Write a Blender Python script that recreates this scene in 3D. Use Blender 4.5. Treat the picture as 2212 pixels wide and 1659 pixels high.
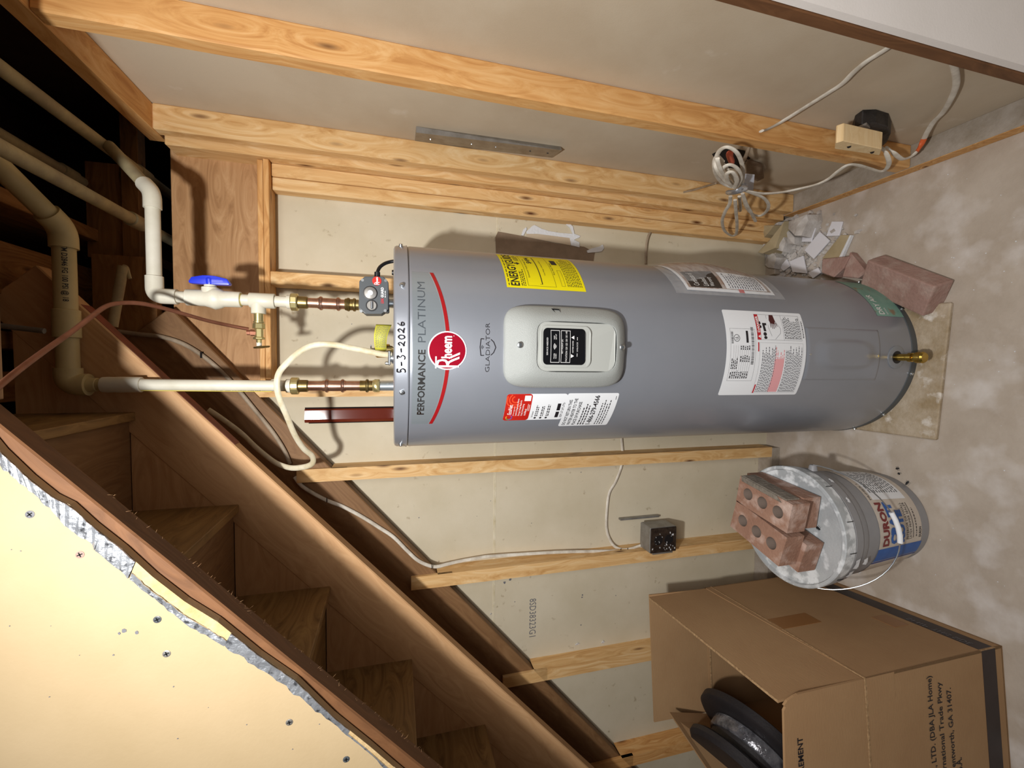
import bpy, bmesh, math, random
from mathutils import Vector, Matrix
for o in list(bpy.data.objects): bpy.data.objects.remove(o)
S = bpy.context.scene
COL = S.collection
rnd = random.Random(7)
pi = math.pi
R = math.radians

# ------------------------------------------------------------------ camera (held on its side, world is Z-up)
FPX = 933.0
MU = Vector((0.998894064, 0.0470156628, -0.000420387))   # image up
MV = Vector((0.0118883794, -0.261210671, -0.965208605))  # image right
MF = Vector((-0.0454897319, 0.964136149, -0.261480728))  # forward
EYE = Vector((0, 0, 1.45))
cam = bpy.data.objects.new('camera', bpy.data.cameras.new('camera'))
COL.objects.link(cam)
m = Matrix.Identity(4)
for i in range(3):
    m[i][0] = MV[i]; m[i][1] = MU[i]; m[i][2] = -MF[i]; m[i][3] = EYE[i]
cam.matrix_world = m
cam.data.sensor_width = 36
cam.data.lens = FPX / 2212 * 36
cam.data.clip_start = 0.02
S.camera = cam

# ------------------------------------------------------------------ light
S.view_settings.view_transform = 'Standard'
S.view_settings.look = 'None'
S.view_settings.exposure = 0.0
S.view_settings.gamma = 1
S.view_settings.use_curve_mapping = False
W = bpy.data.worlds.new('world'); S.world = W; W.use_nodes = True
W.node_tree.nodes['Background'].inputs[0].default_value = (1.0, 0.91, 0.83, 1)
W.node_tree.nodes['Background'].inputs[1].default_value = 0.07

def point(name, loc, watts, col, r):
    l = bpy.data.lights.new(name, 'POINT'); l.energy = watts; l.color = col; l.shadow_soft_size = r
    o = bpy.data.objects.new(name, l); o.location = loc; COL.objects.link(o); return o
def area(name, loc, target, size, watts, col):
    l = bpy.data.lights.new(name, 'AREA'); l.energy = watts; l.color = col; l.shape = 'SQUARE'; l.size = size
    o = bpy.data.objects.new(name, l); o.location = loc
    o.rotation_euler = (Vector(target) - Vector(loc)).to_track_quat('-Z', 'Y').to_euler(); COL.objects.link(o); return o
def spot(name, loc, target, watts, col, r, deg):
    l = bpy.data.lights.new(name, 'SPOT'); l.energy = watts; l.color = col; l.shadow_soft_size = r; l.spot_size = R(deg); l.spot_blend = 1.0
    o = bpy.data.objects.new(name, l); o.location = loc
    o.rotation_euler = (Vector(target) - Vector(loc)).to_track_quat('-Z', 'Y').to_euler(); COL.objects.link(o); return o
spot('phone_flash', (-0.185, -0.02, 1.925), (0.12, 1.25, 1.0), 78, (1.0, 0.985, 0.955), 0.034, 150)
area('room_ceiling_lamp', (0.55, -0.95, 2.4), (0.3, 0.8, 0.2), 0.8, 18, (1.0, 0.94, 0.88))

# ------------------------------------------------------------------ a pixel of the 2212x1659 frame -> point on a real plane
def ray(x, y):
    return MU * ((1659 - y) - 829.5) + MV * (x - 1106) + MF * FPX
def onX(x, y, v): r = ray(x, y); return EYE + r * (v / r.x)
def onY(x, y, v): r = ray(x, y); return EYE + r * (v / r.y)
def onZ(x, y, v): r = ray(x, y); return EYE + r * ((v - EYE.z) / r.z)
def onP(x, y, p0, n):
    r = ray(x, y); return EYE + r * ((Vector(p0) - EYE).dot(n) / r.dot(n))

# ------------------------------------------------------------------ materials
def hexl(h):
    h = h.lstrip('#'); c = [int(h[i:i + 2], 16) / 255 for i in (0, 2, 4)]
    return tuple((x / 12.92 if x <= .04045 else ((x + .055) / 1.055) ** 2.4) for x in c) + (1,)
def nd(nt, t, **k):
    n = nt.nodes.new(t)
    for a, b in k.items(): setattr(n, a, b)
    return n
def mat(name, c, rough=.6, metal=0, c2=None, vs=6, vst=(1, 1, 1), vlo=.35, vhi=.65, c3=None, s3=30, lo3=.62, hi3=.7,
        bump=0, bs=60, bst=(1, 1, 1), coat=0, trans=0, rand=False, spec=.5, aniso=0):
    M = bpy.data.materials.new(name); M.use_nodes = True; nt = M.node_tree; b = nt.nodes['Principled BSDF']
    b.inputs['Base Color'].default_value = hexl(c); b.inputs['Roughness'].default_value = rough
    b.inputs['Metallic'].default_value = metal; b.inputs['Coat Weight'].default_value = coat
    b.inputs['Transmission Weight'].default_value = trans; b.inputs['Specular IOR Level'].default_value = spec
    if c2 or c3 or bump:
        tc = nd(nt, 'ShaderNodeTexCoord'); src = tc.outputs['Object']
        if rand:
            oi = nd(nt, 'ShaderNodeObjectInfo'); mm = nd(nt, 'ShaderNodeVectorMath', operation='MULTIPLY_ADD')
            nt.links.new(oi.outputs['Random'], mm.inputs[0]); mm.inputs[1].default_value = (31, 17, 53); nt.links.new(src, mm.inputs[2]); src = mm.outputs[0]
    last = None
    if c2:
        mp = nd(nt, 'ShaderNodeMapping'); mp.inputs['Scale'].default_value = vst; nt.links.new(src, mp.inputs[0])
        n = nd(nt, 'ShaderNodeTexNoise'); n.inputs['Scale'].default_value = vs; n.inputs['Detail'].default_value = 8; n.inputs['Roughness'].default_value = .62
        nt.links.new(mp.outputs[0], n.inputs['Vector'])
        r = nd(nt, 'ShaderNodeValToRGB'); r.color_ramp.elements[0].position = vlo; r.color_ramp.elements[1].position = vhi
        r.color_ramp.elements[0].color = hexl(c); r.color_ramp.elements[1].color = hexl(c2)
        nt.links.new(n.outputs['Fac'], r.inputs[0]); last = r.outputs[0]
    if c3:
        n = nd(nt, 'ShaderNodeTexNoise'); n.inputs['Scale'].default_value = s3; n.inputs['Detail'].default_value = 4
        nt.links.new(src, n.inputs['Vector'])
        r = nd(nt, 'ShaderNodeMapRange'); r.inputs[1].default_value = lo3; r.inputs[2].default_value = hi3; nt.links.new(n.outputs['Fac'], r.inputs[0])
        mx = nd(nt, 'ShaderNodeMix', data_type='RGBA'); nt.links.new(r.outputs[0], mx.inputs[0])
        if last: nt.links.new(last, mx.inputs[6])
        else: mx.inputs[6].default_value = hexl(c)
        mx.inputs[7].default_value = hexl(c3); last = mx.outputs[2]
    if last: nt.links.new(last, b.inputs['Base Color'])
    if bump:
        mp = nd(nt, 'ShaderNodeMapping'); mp.inputs['Scale'].default_value = bst; nt.links.new(src, mp.inputs[0])
        n = nd(nt, 'ShaderNodeTexNoise'); n.inputs['Scale'].default_value = bs; n.inputs['Detail'].default_value = 5
        nt.links.new(mp.outputs[0], n.inputs['Vector'])
        bp = nd(nt, 'ShaderNodeBump'); bp.inputs['Strength'].default_value = bump; bp.inputs['Distance'].default_value = .004
        nt.links.new(n.outputs['Fac'], bp.inputs['Height']); nt.links.new(bp.outputs[0], b.inputs['Normal'])
    return M
def wood(name, light, mid, dark, knots=True, rough=.62, knot='5A3015', gs=1.0):
    M = bpy.data.materials.new(name); M.use_nodes = True; nt = M.node_tree; b = nt.nodes['Principled BSDF']
    b.inputs['Roughness'].default_value = rough; b.inputs['Specular IOR Level'].default_value = .35
    tc = nd(nt, 'ShaderNodeTexCoord'); oi = nd(nt, 'ShaderNodeObjectInfo')
    mm = nd(nt, 'ShaderNodeVectorMath', operation='MULTIPLY_ADD')
    nt.links.new(oi.outputs['Random'], mm.inputs[0]); mm.inputs[1].default_value = (37, 5, 11); nt.links.new(tc.outputs['Object'], mm.inputs[2])
    # knots
    kp = nd(nt, 'ShaderNodeMapping'); kp.inputs['Scale'].default_value = (5, 19, 19); nt.links.new(mm.outputs[0], kp.inputs[0])
    vo = nd(nt, 'ShaderNodeTexVoronoi'); vo.inputs['Scale'].default_value = 1.0; nt.links.new(kp.outputs[0], vo.inputs['Vector'])
    kr = nd(nt, 'ShaderNodeMapRange'); kr.inputs[1].default_value = .03; kr.inputs[2].default_value = .15; kr.inputs[3].default_value = 1; kr.inputs[4].default_value = 0
    nt.links.new(vo.outputs['Distance'], kr.inputs[0])
    # grain bent around the knots
    gp = nd(nt, 'ShaderNodeMapping'); gp.inputs['Scale'].default_value = (1.6 * gs, 42 * gs, 42 * gs); nt.links.new(mm.outputs[0], gp.inputs[0])
    ad = nd(nt, 'ShaderNodeVectorMath', operation='MULTIPLY_ADD'); nt.links.new(vo.outputs['Distance'], ad.inputs[0]); ad.inputs[1].default_value = (0, 3.2, 3.2)
    nt.links.new(gp.outputs[0], ad.inputs[2])
    g = nd(nt, 'ShaderNodeTexNoise'); g.inputs['Scale'].default_value = 1.5; g.inputs['Detail'].default_value = 5; g.inputs['Roughness'].default_value = .6
    nt.links.new(ad.outputs[0], g.inputs['Vector'])
    r = nd(nt, 'ShaderNodeValToRGB'); e = r.color_ramp.elements; e[0].position = .3; e[0].color = hexl(dark); e[1].position = .68; e[1].color = hexl(light)
    q = e.new(.5); q.color = hexl(mid); nt.links.new(g.outputs['Fac'], r.inputs[0])
    w = nd(nt, 'ShaderNodeTexNoise'); w.inputs['Scale'].default_value = 5; w.inputs['Detail'].default_value = 3; nt.links.new(mm.outputs[0], w.inputs['Vector'])
    wr = nd(nt, 'ShaderNodeMapRange'); wr.inputs[1].default_value = .35; wr.inputs[2].default_value = .7; wr.inputs[4].default_value = .5; nt.links.new(w.outputs['Fac'], wr.inputs[0])
    mx = nd(nt, 'ShaderNodeMix', data_type='RGBA'); nt.links.new(wr.outputs[0], mx.inputs[0]); nt.links.new(r.outputs[0], mx.inputs[6]); mx.inputs[7].default_value = hexl(mid)
    k = nd(nt, 'ShaderNodeMix', data_type='RGBA'); nt.links.new(kr.outputs[0], k.inputs[0]); nt.links.new(mx.outputs[2], k.inputs[6]); k.inputs[7].default_value = hexl(knot)
    nt.links.new(k.outputs[2] if knots else mx.outputs[2], b.inputs['Base Color'])
    bp = nd(nt, 'ShaderNodeBump'); bp.inputs['Strength'].default_value = .25; bp.inputs['Distance'].default_value = .002
    nt.links.new(g.outputs['Fac'], bp.inputs['Height']); nt.links.new(bp.outputs[0], b.inputs['Normal'])
    return M

PINE = wood('pine_wood', 'EACB9C', 'DDB47C', 'C39258')
PINE2 = wood('orange_pine_wood', 'E6BC84', 'D6A265', 'B67C42')
DARKSHADE = wood('dark_and_shaded_wood', '7E5636', '6E4A2E', '5C3C24', knots=False)  # near stringer's shade put into the colour; also the plain dark jamb stud
OLD = wood('aged_stair_wood', '8E6C4A', '82603F', '735235', knots=False)
FIR = wood('stringer_wood', 'D6AC80', 'CBA074', 'BD9065', knots=False)
TREADW = wood('tread_wood', 'A0804F', '8A6A40', '5E4526', knots=False, gs=.8)
DARKW = wood('joist_wood', 'A57848', '8C6238', '6A4524', knot='40260F')
PLANK = wood('beam_wood', 'C89F74', 'B88D62', '9E744C', knots=False)
REDW = mat('red_stained_edge', '8E4A38', .6, c2='6B3A2A', vs=20)
FRESH = wood('fresh_pine', 'F2DDB4', 'E8CB9C', 'D9B682', knots=False)
DRY_IN = mat('drywall_paper', 'D2C8B2', .9, c2='C6BBA2', vs=3.5, c3='9C8C70', s3=38, lo3=.68, hi3=.8, bump=.05, bs=300)
DRY_R = mat('drywall_paper_grey', 'C9BAA4', .9, c2='BCAA92', vs=3, c3='DCD2C4', s3=9, lo3=.66, hi3=.8, bump=.05, bs=300)
CREAM = mat('cream_painted_drywall', 'B8A27F', .75, c2='B09A76', vs=4, c3='B79F77', s3=60, lo3=.73, hi3=.78, bump=.06, bs=160)
WHITEW = mat('white_painted_wall', 'F3EDE9', .8, c2='EEE8E3', vs=5, bump=.05, bs=240)
CONC = mat('concrete_floor', 'BBAFA2', .85, c2='A89A8B', vs=7, vlo=.35, vhi=.7, c3='D6D0CC', s3=9, lo3=.5, hi3=.78, bump=.2, bs=90)
CONC2 = mat('concrete_pad', 'B9AA96', .9, c2='9A8668', vs=16, c3='D8D0C6', s3=26, lo3=.58, hi3=.7, bump=.5, bs=120)
DUST = mat('dusty_plate_top', 'B0A69C', .95, c2='948878', vs=14, bump=.3, bs=150)
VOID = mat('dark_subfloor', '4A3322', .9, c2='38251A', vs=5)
HEATG = mat('grey_enamel', '9A9EA8', .33, metal=.4, c2='959AA4', vs=4, spec=.5, coat=.15, bump=.02, bs=500)
RIMG = mat('grey_steel_rim', '8B9097', .3, metal=.25, coat=.2)
COVER = mat('grey_textured_plastic', 'A6AAA8', .42, bump=.35, bs=700)
COVER2 = mat('light_grey_plastic', 'B2B5B1', .45)
BLACK = mat('black_plastic', '15161A', .4)
BLACKG = mat('black_glossy_film', '101216', .22)
DKGREY = mat('dark_grey_plastic', '4C5155', .45)
STEEL = mat('zinc_steel', 'C9CED2', .28, metal=.95)
CHROME = mat('chrome_nipple', 'D4DEE6', .3, metal=.85)
GALV = mat('galvanized_steel', '9C9A97', .45, metal=.55, c2='86827C', vs=30)
BRASS = mat('brass', 'C9A855', .26, metal=.95, c2='A88A3E', vs=40)
BRASSD = mat('aged_brass', '9D8A5A', .34, metal=.9, c2='7F6B40', vs=40)
BRASSP = mat('pale_brass', 'D9CB92', .32, metal=.85)
COPPER = mat('copper', 'C9A08A', .3, metal=.9, c2='A87A64', vs=26)
COPPERO = mat('dull_copper', '8F5E48', .5, metal=.6, c2='7A4C38', vs=30)
PVC = mat('white_pvc', 'E2DED0', .38, c2='D3CEBC', vs=12)
PVCD = mat('cream_pvc', 'C6B689', .5, c2='B8A87B', vs=14)
PVCO = mat('dusty_pvc', 'B5A780', .7, c2='94866A', vs=18)
GLUE = mat('yellow_glue', 'D0BE55', .4)
CABLE = mat('cream_cable', 'E6DFCB', .5, c2='C9BC98', vs=25)
CABLEW = mat('white_cable', 'E6E0D4', .5, c2='BDB3A4', vs=25)
CABLEO = mat('old_cable', 'A69580', .6, c2='857460', vs=25)
INK = mat('black_ink', '1D1A20', .5)
INKG = mat('grey_ink', '6E6E74', .6)
INKR = mat('red_ink', 'C01F2B', .45)
PINKI = mat('pink_ink', 'E8A7AC', .6)
WHITEI = mat('white_ink', 'F2F2F2', .4)
SILV = mat('silver_ink', 'C2C8CC', .25, metal=.6)
SLATE = mat('slate_ink', '5A6168', .3, metal=.3)
YEL = mat('yellow_label', 'F0E200', .55)
TAGY = mat('yellow_tag', 'D5D04A', .55)
PAPER = mat('white_label', 'ECEFF4', .5)
REDL = mat('red_label', 'CC2A1E', .35, c2='BE2018', vs=30)
REDARC = mat('dark_red_arc', '9E1A1E', .3)
CHRL = mat('chrome_letters', 'E6EAEE', .16, metal=1)
REDE = mat('red_emblem', 'B3122F', .22, metal=.35, coat=.5)
SILB = mat('silver_band', '9AA3AA', .3, metal=.45)
GREENL = mat('green_label', '84AC9E', .6, c2='74A092', vs=30, c3='8D7A62', s3=28, lo3=.6, hi3=.7)
BLUE = mat('blue_plastic', '1D35D6', .35, coat=.3)
BLUEL = mat('blue_print', '2E66B4', .5, c2='2A5CA8', vs=40)
BLUED = mat('dark_blue_print', '23408C', .5)
ORANGE = mat('orange_plastic', 'D8622F', .5)
SALMON = mat('salmon_plastic', 'CF6A50', .5)
CARD = mat('cardboard', 'AA8862', .85, c2='A27F5A', vs=5, bump=.12, bs=60, bst=(1, 1, 8))
CARDI = mat('cardboard_edge', 'B99870', .9, c2='8B6C4A', vs=160)
TAPEB = mat('black_tape', '33292A', .5, c2='2A2122', vs=10)
TAPEC = mat('brown_packing_tape', '96693F', .35)
BRICK = mat('red_brick', 'A47F6C', .95, c2='95705E', vs=14, c3='CDB5AA', s3=22, lo3=.52, hi3=.75, bump=.5, bs=130, rand=True)
BRICKD = mat('dusty_brick', 'A5867C', .95, c2='94746A', vs=14, c3='B09A90', s3=30, lo3=.5, hi3=.8, bump=.5, bs=130, rand=True)
MORT = mat('mortar_remains', '8A8176', .95, c2='6E665C', vs=40, bump=.8, bs=120)
HOLE = mat('brick_core_grey', '8C7B70', .95)
BUCKET = mat('grey_translucent_plastic', 'BFC0C0', .4, c2='A9AAAC', vs=8, spec=.4)
BUCKD = mat('grey_bucket_shell', '97979A', .45, c2='8A8A8E', vs=9)
LIDM = mat('dusty_grey_lid', 'B9BDC0', .6, c2='A1A6AA', vs=9, c3='E2E6EA', s3=30, lo3=.5, hi3=.62, bump=.2, bs=150)
BLABEL = mat('beige_bucket_label', 'D2C8BC', .6, c2='C5BAAE', vs=16)
REDBR = mat('red_brown_gloss', '6E2C1F', .12, coat=.8, c2='662618', vs=8)
GAP = mat('black_gap', '120A08', .95)
FOIL = mat('silver_foil_tape', 'AEB2BA', .33, metal=.8, c2='DDE2EA', vs=20, c3='6E7076', s3=90, lo3=.56, hi3=.66, bump=1.0, bs=60)
TEAR = mat('torn_yellow_core', 'CDB488', .95, c2='B99B6C', vs=40, bump=.5, bs=140)
GYP = mat('white_gypsum', 'CFCBC8', .95, c2='A59E98', vs=18, bump=.5, bs=100, rand=True)
GYPT = mat('gypsum_paper_face', 'B3A384', .95, c2='A0906F', vs=10, rand=True)
TILE = mat('white_ceramic', 'E2E2EA', .45)
GYPW = mat('torn_white_paper', 'DADCE0', .9, bump=.4, bs=140)
BRPAP = mat('brown_kraft_patch', '8E7A66', .9, c2='7C6956', vs=16)
SPOOL = mat('black_rubber', '1E1B1D', .55, c2='262224', vs=14, bump=.15, bs=200)
TAPES = mat('clear_shiny_tape', '8A8A90', .15, metal=.5, c2='4A4A50', vs=30, bump=.6, bs=80)
TISSUE = mat('white_foam_paper', 'DDE1EE', .8, bump=.3, bs=60)
BROWNP = mat('brown_plastic_bag', '5C3424', .3, c2='3E2016', vs=14)
BAG = mat('clear_plastic_bag', 'E8EAEE', .08, trans=.93, rough=.08) if False else None
def clear():
    M = bpy.data.materials.new('clear_plastic_bag'); M.use_nodes = True; nt = M.node_tree; b = nt.nodes['Principled BSDF']
    b.inputs['Base Color'].default_value = (.9, .92, .95, 1); b.inputs['Roughness'].default_value = .12; b.inputs['Alpha'].default_value = .22
    tc = nd(nt, 'ShaderNodeTexCoord'); n = nd(nt, 'ShaderNodeTexNoise'); n.inputs['Scale'].default_value = 30; nt.links.new(tc.outputs['Object'], n.inputs['Vector'])
    bp = nd(nt, 'ShaderNodeBump'); bp.inputs['Strength'].default_value = .7; bp.inputs['Distance'].default_value = .006
    nt.links.new(n.outputs['Fac'], bp.inputs['Height']); nt.links.new(bp.outputs[0], b.inputs['Normal']); return M
BAG = clear()
BOOKP = mat('photo_print', '8C6A58', .4, c2='C9BDB4', vs=24, vst=(1, 1, 6))
BOOKD = mat('dark_print_block', '3F3733', .4)
FABR = mat('frayed_wood_fibre', 'A5805A', .95, c2='6F5034', vs=60, bump=1.0, bs=200)

# ------------------------------------------------------------------ mesh helpers
class MB:
    def __init__(s): s.v = []; s.f = []; s.m = []
    def add(s, vs, fs, mi=0):
        b = len(s.v); s.v += [Vector(p) for p in vs]
        for f in fs: s.f.append([b + i for i in f]); s.m.append(mi)
        return s
    def box(s, a, b, mi=0):
        (x0, y0, z0), (x1, y1, z1) = a, b
        return s.add([(x0, y0, z0), (x1, y0, z0), (x1, y1, z0), (x0, y1, z0), (x0, y0, z1), (x1, y0, z1), (x1, y1, z1), (x0, y1, z1)],
                     [(0, 3, 2, 1), (4, 5, 6, 7), (0, 1, 5, 4), (1, 2, 6, 5), (2, 3, 7, 6), (3, 0, 4, 7)], mi)
    def prism(s, poly, d, mi=0):
        n = len(poly); d = Vector(d); p = [Vector(q) for q in poly]
        return s.add(p + [q + d for q in p], [list(range(n))[::-1], list(range(n, 2 * n))] + [(i, (i + 1) % n, n + (i + 1) % n, n + i) for i in range(n)], mi)
    def lathe(s, p0, ax, prof, n=24, mi=0, cap=True):
        p0 = Vector(p0); ax = Vector(ax).normalized(); u = ax.orthogonal().normalized(); w = ax.cross(u)
        b = len(s.v)
        for t, r in prof:
            for i in range(n):
                a = 2 * pi * i / n; s.v.append(p0 + ax * t + (u * math.cos(a) + w * math.sin(a)) * r)
        for k in range(len(prof) - 1):
            for i in range(n):
                j = (i + 1) % n; s.f.append([b + k * n + i, b + k * n + j, b + (k + 1) * n + j, b + (k + 1) * n + i]); s.m.append(mi)
        if cap:
            s.f.append([b + i for i in range(n)][::-1]); s.m.append(mi)
            e = b + (len(prof) - 1) * n; s.f.append([e + i for i in range(n)]); s.m.append(mi)
        return s
    def cyl(s, a, b, r, n=20, r2=None, mi=0):
        a = Vector(a); b = Vector(b); return s.lathe(a, b - a, [(0, r), ((b - a).length, r2 if r2 is not None else r)], n, mi)
    def tube(s, pts, r, n=10, w=None, hint=None, closed=False, mi=0):
        pts = [Vector(p) for p in pts]; L = len(pts); b = len(s.v); up = None
        for i, p in enumerate(pts):
            if closed: t = (pts[(i + 1) % L] - pts[i - 1]).normalized()
            else: t = (pts[min(i + 1, L - 1)] - pts[max(i - 1, 0)]).normalized()
            if hint is not None:
                h = Vector(hint); up = (h - t * h.dot(t))
                up = up.normalized() if up.length > 1e-4 else t.orthogonal().normalized()
            elif up is None: up = t.orthogonal().normalized()
            else:
                up = up - t * up.dot(t); up = up.normalized() if up.length > 1e-5 else t.orthogonal().normalized()
            sd = t.cross(up); rr = r[i] if isinstance(r, (list, tuple)) else r; ww = w if w else rr
            for k in range(n):
                a = 2 * pi * k / n; s.v.append(p + up * (math.cos(a) * rr) + sd * (math.sin(a) * ww))
        for i in range(L if closed else L - 1):
            i2 = (i + 1) % L
            for k in range(n):
                j = (k + 1) % n; s.f.append([b + i * n + k, b + i * n + j, b + i2 * n + j, b + i2 * n + k]); s.m.append(mi)
        if not closed:
            s.f.append([b + k for k in range(n)][::-1]); s.m.append(mi); e = b + (L - 1) * n; s.f.append([e + k for k in range(n)]); s.m.append(mi)
        return s
    def build(s, name, mats, parent=None, smooth=False, bevel=0, mw=None, seg=1):
        me = bpy.data.meshes.new(name)
        vs = s.v
        if mw is not None: inv = mw.inverted(); vs = [inv @ v for v in vs]
        me.from_pydata([tuple(v) for v in vs], [], s.f)
        if not isinstance(mats, (list, tuple)): mats = [mats]
        for q in mats: me.materials.append(q)
        for i, p in enumerate(me.polygons): p.material_index = s.m[i]
        bm = bmesh.new(); bm.from_mesh(me)
        bmesh.ops.recalc_face_normals(bm, faces=bm.faces)
        if bevel:
            ed = [e for e in bm.edges if len(e.link_faces) == 2 and e.calc_face_angle(0) > R(35)]
            bmesh.ops.bevel(bm, geom=ed, offset=bevel, segments=seg, affect='EDGES', profile=.6)
        bm.to_mesh(me); bm.free()
        if smooth:
            for p in me.polygons: p.use_smooth = True
            try: me.set_sharp_from_angle(angle=R(38))
            except Exception: pass
        o = bpy.data.objects.new(name, me); COL.objects.link(o)
        if mw is not None: o.matrix_world = mw
        if parent is not None:
            o.parent = parent; o.matrix_parent_inverse = PW(parent).inverted()
        return o
_PW = {}
def PW(o):
    M = o.matrix_basis.copy()
    p = o
    while p.parent is not None:
        M = p.parent.matrix_basis @ p.matrix_parent_inverse @ M if False else (p.matrix_parent_inverse @ M)
        M = p.parent.matrix_basis @ M
        p = p.parent
    return M
def catmull(pts, k=6, closed=False):
    P = [Vector(p) for p in pts]; out = []; n = len(P)
    for i in range(n if closed else n - 1):
        p0 = P[i - 1] if (i > 0 or closed) else P[0]; p1 = P[i]; p2 = P[(i + 1) % n]; p3 = P[(i + 2) % n] if (closed or i + 2 < n) else P[-1]
        for j in range(k):
            t = j / k
            out.append(.5 * ((2 * p1) + (p2 - p0) * t + (2 * p0 - 5 * p1 + 4 * p2 - p3) * t * t + (3 * p1 - p0 - 3 * p2 + p3) * t ** 3))
    if not closed: out.append(P[-1])
    return out
def empty(name, loc):
    o = bpy.data.objects.new(name, None); o.empty_display_size = .05; o.location = loc; COL.objects.link(o); return o
def tag(o, label, cat, group=None):
    o['label'] = label; o['category'] = cat
    if group: o['group'] = group
    return o
def struct(o): o['kind'] = 'structure'; return o
def thing(name, loc, label, cat, group=None): return tag(empty(name, loc), label, cat, group)
def board(name, a, b, mt, parent=None, bevel=.0015, axis=None):
    """axis aligned board; its local X runs along the length so the grain follows it"""
    a = Vector(a); b = Vector(b); c = (a + b) / 2; s = b - a
    ax = axis if axis is not None else max(range(3), key=lambda i: s[i])
    if ax == 0: Rm = Matrix.Identity(3)
    elif ax == 1: Rm = Matrix(((0, 1, 0), (1, 0, 0), (0, 0, -1)))
    else: Rm = Matrix(((0, 0, 1), (0, 1, 0), (-1, 0, 0))).transposed()
    mw = Matrix.Translation(c) @ Rm.to_4x4()
    return MB().box(a, b).build(name, mt, parent, bevel=bevel, mw=mw)
def txt(s, size=1.0, align='LEFT', sx=1.0, space=1.0, bold=0, shear=0):
    cu = bpy.data.curves.new('t', 'FONT'); cu.body = s; cu.size = size; cu.align_x = align; cu.resolution_u = 2
    cu.space_character = space; cu.offset = bold; cu.shear = shear; cu.fill_mode = 'FRONT'
    o = bpy.data.objects.new('t', cu); COL.objects.link(o)
    dg = bpy.context.evaluated_depsgraph_get(); me = bpy.data.meshes.new_from_object(o.evaluated_get(dg))
    V = [(v.co.x * sx, v.co.y) for v in me.vertices]; F = [list(p.vertices) for p in me.polygons]
    bpy.data.objects.remove(o); bpy.data.curves.remove(cu); bpy.data.meshes.remove(me)
    return V, F
def fit(V, x0, y0, x1, y1):
    """scale flat text to fill a rectangle"""
    if not V: return V
    a = min(v[0] for v in V); b = max(v[0] for v in V); c = min(v[1] for v in V); d = max(v[1] for v in V)
    return [(x0 + (v[0] - a) / (b - a + 1e-9) * (x1 - x0), y0 + (v[1] - c) / (d - c + 1e-9) * (y1 - y0)) for v in V]
class Print:
    """collects flat marks in a (u right, v up) frame and lays them on a surface"""
    def __init__(s, fn): s.fn = fn; s.mb = MB()
    def text(s, st, x0, y0, x1, y1, bold=0, lift=0, flip=False, shear=0):
        V, F = txt(st, 1, bold=bold, shear=shear); V = fit(V, x0, y0, x1, y1)
        if flip: V = [(x0 + x1 - a, y0 + y1 - b) for a, b in V]
        s.mb.add([s.fn(a, b, lift) for a, b in V], F); return s
    def poly(s, P, lift=0): s.mb.add([s.fn(a, b, lift) for a, b in P], [list(range(len(P)))]); return s
    def rect(s, x0, y0, x1, y1, lift=0, n=1):
        n = max(n, int(abs(x1 - x0) / .010) + 1) if abs(x1 - x0) < .5 else n
        for i in range(n):
            a = x0 + (x1 - x0) * i / n; b = x0 + (x1 - x0) * (i + 1) / n; s.poly([(a, y0), (b, y0), (b, y1), (a, y1)], lift)
        return s
    def frame(s, x0, y0, x1, y1, w, lift=0, n=1):
        s.rect(x0, y0, x1, y0 + w, lift, n); s.rect(x0, y1 - w, x1, y1, lift, n); s.rect(x0, y0, x0 + w, y1, lift); s.rect(x1 - w, y0, x1, y1, lift); return s
    def lines(s, x0, y0, x1, y1, rows, h=.5, fill=.8, ragged=True, lift=0, word=.006):
        dy = (y1 - y0) / rows
        for i in range(rows):
            y = y1 - dy * (i + .75); x = x0; xe = x1 - (rnd.random() * .25 * (x1 - x0) if ragged else 0)
            while x < xe:
                w = word * (.5 + rnd.random()); xx = min(x + w, xe); s.rect(x, y, xx, y + dy * h, lift); x = xx + word * .3 / fill
        return s
    def build(s, name, mt, parent): return s.mb.build(name, mt, parent)

# ================================================================== SETTING
XR, XI = 0.634, 0.571        # right drywall, inner face of its studs
YB, YS = 1.405, 1.340        # back drywall, front face of its studs
ZP = 0.038
floor = struct(MB().box((-3.2, -2.6, -.1), (3.0, 2.2, 0)).build('floor', CONC))

# ---- back wall
wb = struct(MB().box((-2.4, YB, 0), (XR + .02, YB + .0127, 1.83)).build('wall_back', DRY_IN))
for zz in (1.1225, 1.1268):
    MB().box((-2.0, YB - .0012, zz - .0011), (.56, YB, zz + .0011)).build('paper_seam', CABLE, wb)
def stud(name, x0, x1, z0, z1, y0=YS, y1=YB, mt=PINE, par=wb): return board(name, (x0, y0, z0), (x1, y1, z1), mt, par, bevel=.002)
def fz(x): return 1.554 + .876 * (x + .4)        # lower edge of the far stringer
def mz(x): return 1.7796 + .9126 * (x + .2453)   # lower edge of the middle stringer
def nz(x): return 1.838 + .908 * (x + .2383)     # lower edge of the near stringer
def low_stud(x0, x1, ztop, mt=PINE):
    c = Vector(((x0 + x1) / 2, (YS + YB) / 2, ZP)); mb = MB(); zc0 = fz(x0) - .004; zc1 = fz(x1) - .004
    mb.prism([(x0, YB, ZP), (x1, YB, ZP), (x1, YB, zc1), (x0, YB, zc0)], (0, YS - YB, 0))
    mb.box((x0, YS, zc0 - .01), (x1, YS + .011, ztop))
    Rm = Matrix(((0, 0, 1), (0, 1, 0), (-1, 0, 0))).transposed()
    return mb.build('stud', mt, wb, mw=Matrix.Translation(c) @ Rm.to_4x4())
stud('stud', .214, .250, ZP, 1.783)
low_stud(-.100, -.062, 1.74)
low_stud(-.347, -.309, 1.722)
low_stud(-.703, -.662, 1.402, PINE)
low_stud(-1.074, -1.035, 1.105, PINE)
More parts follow.
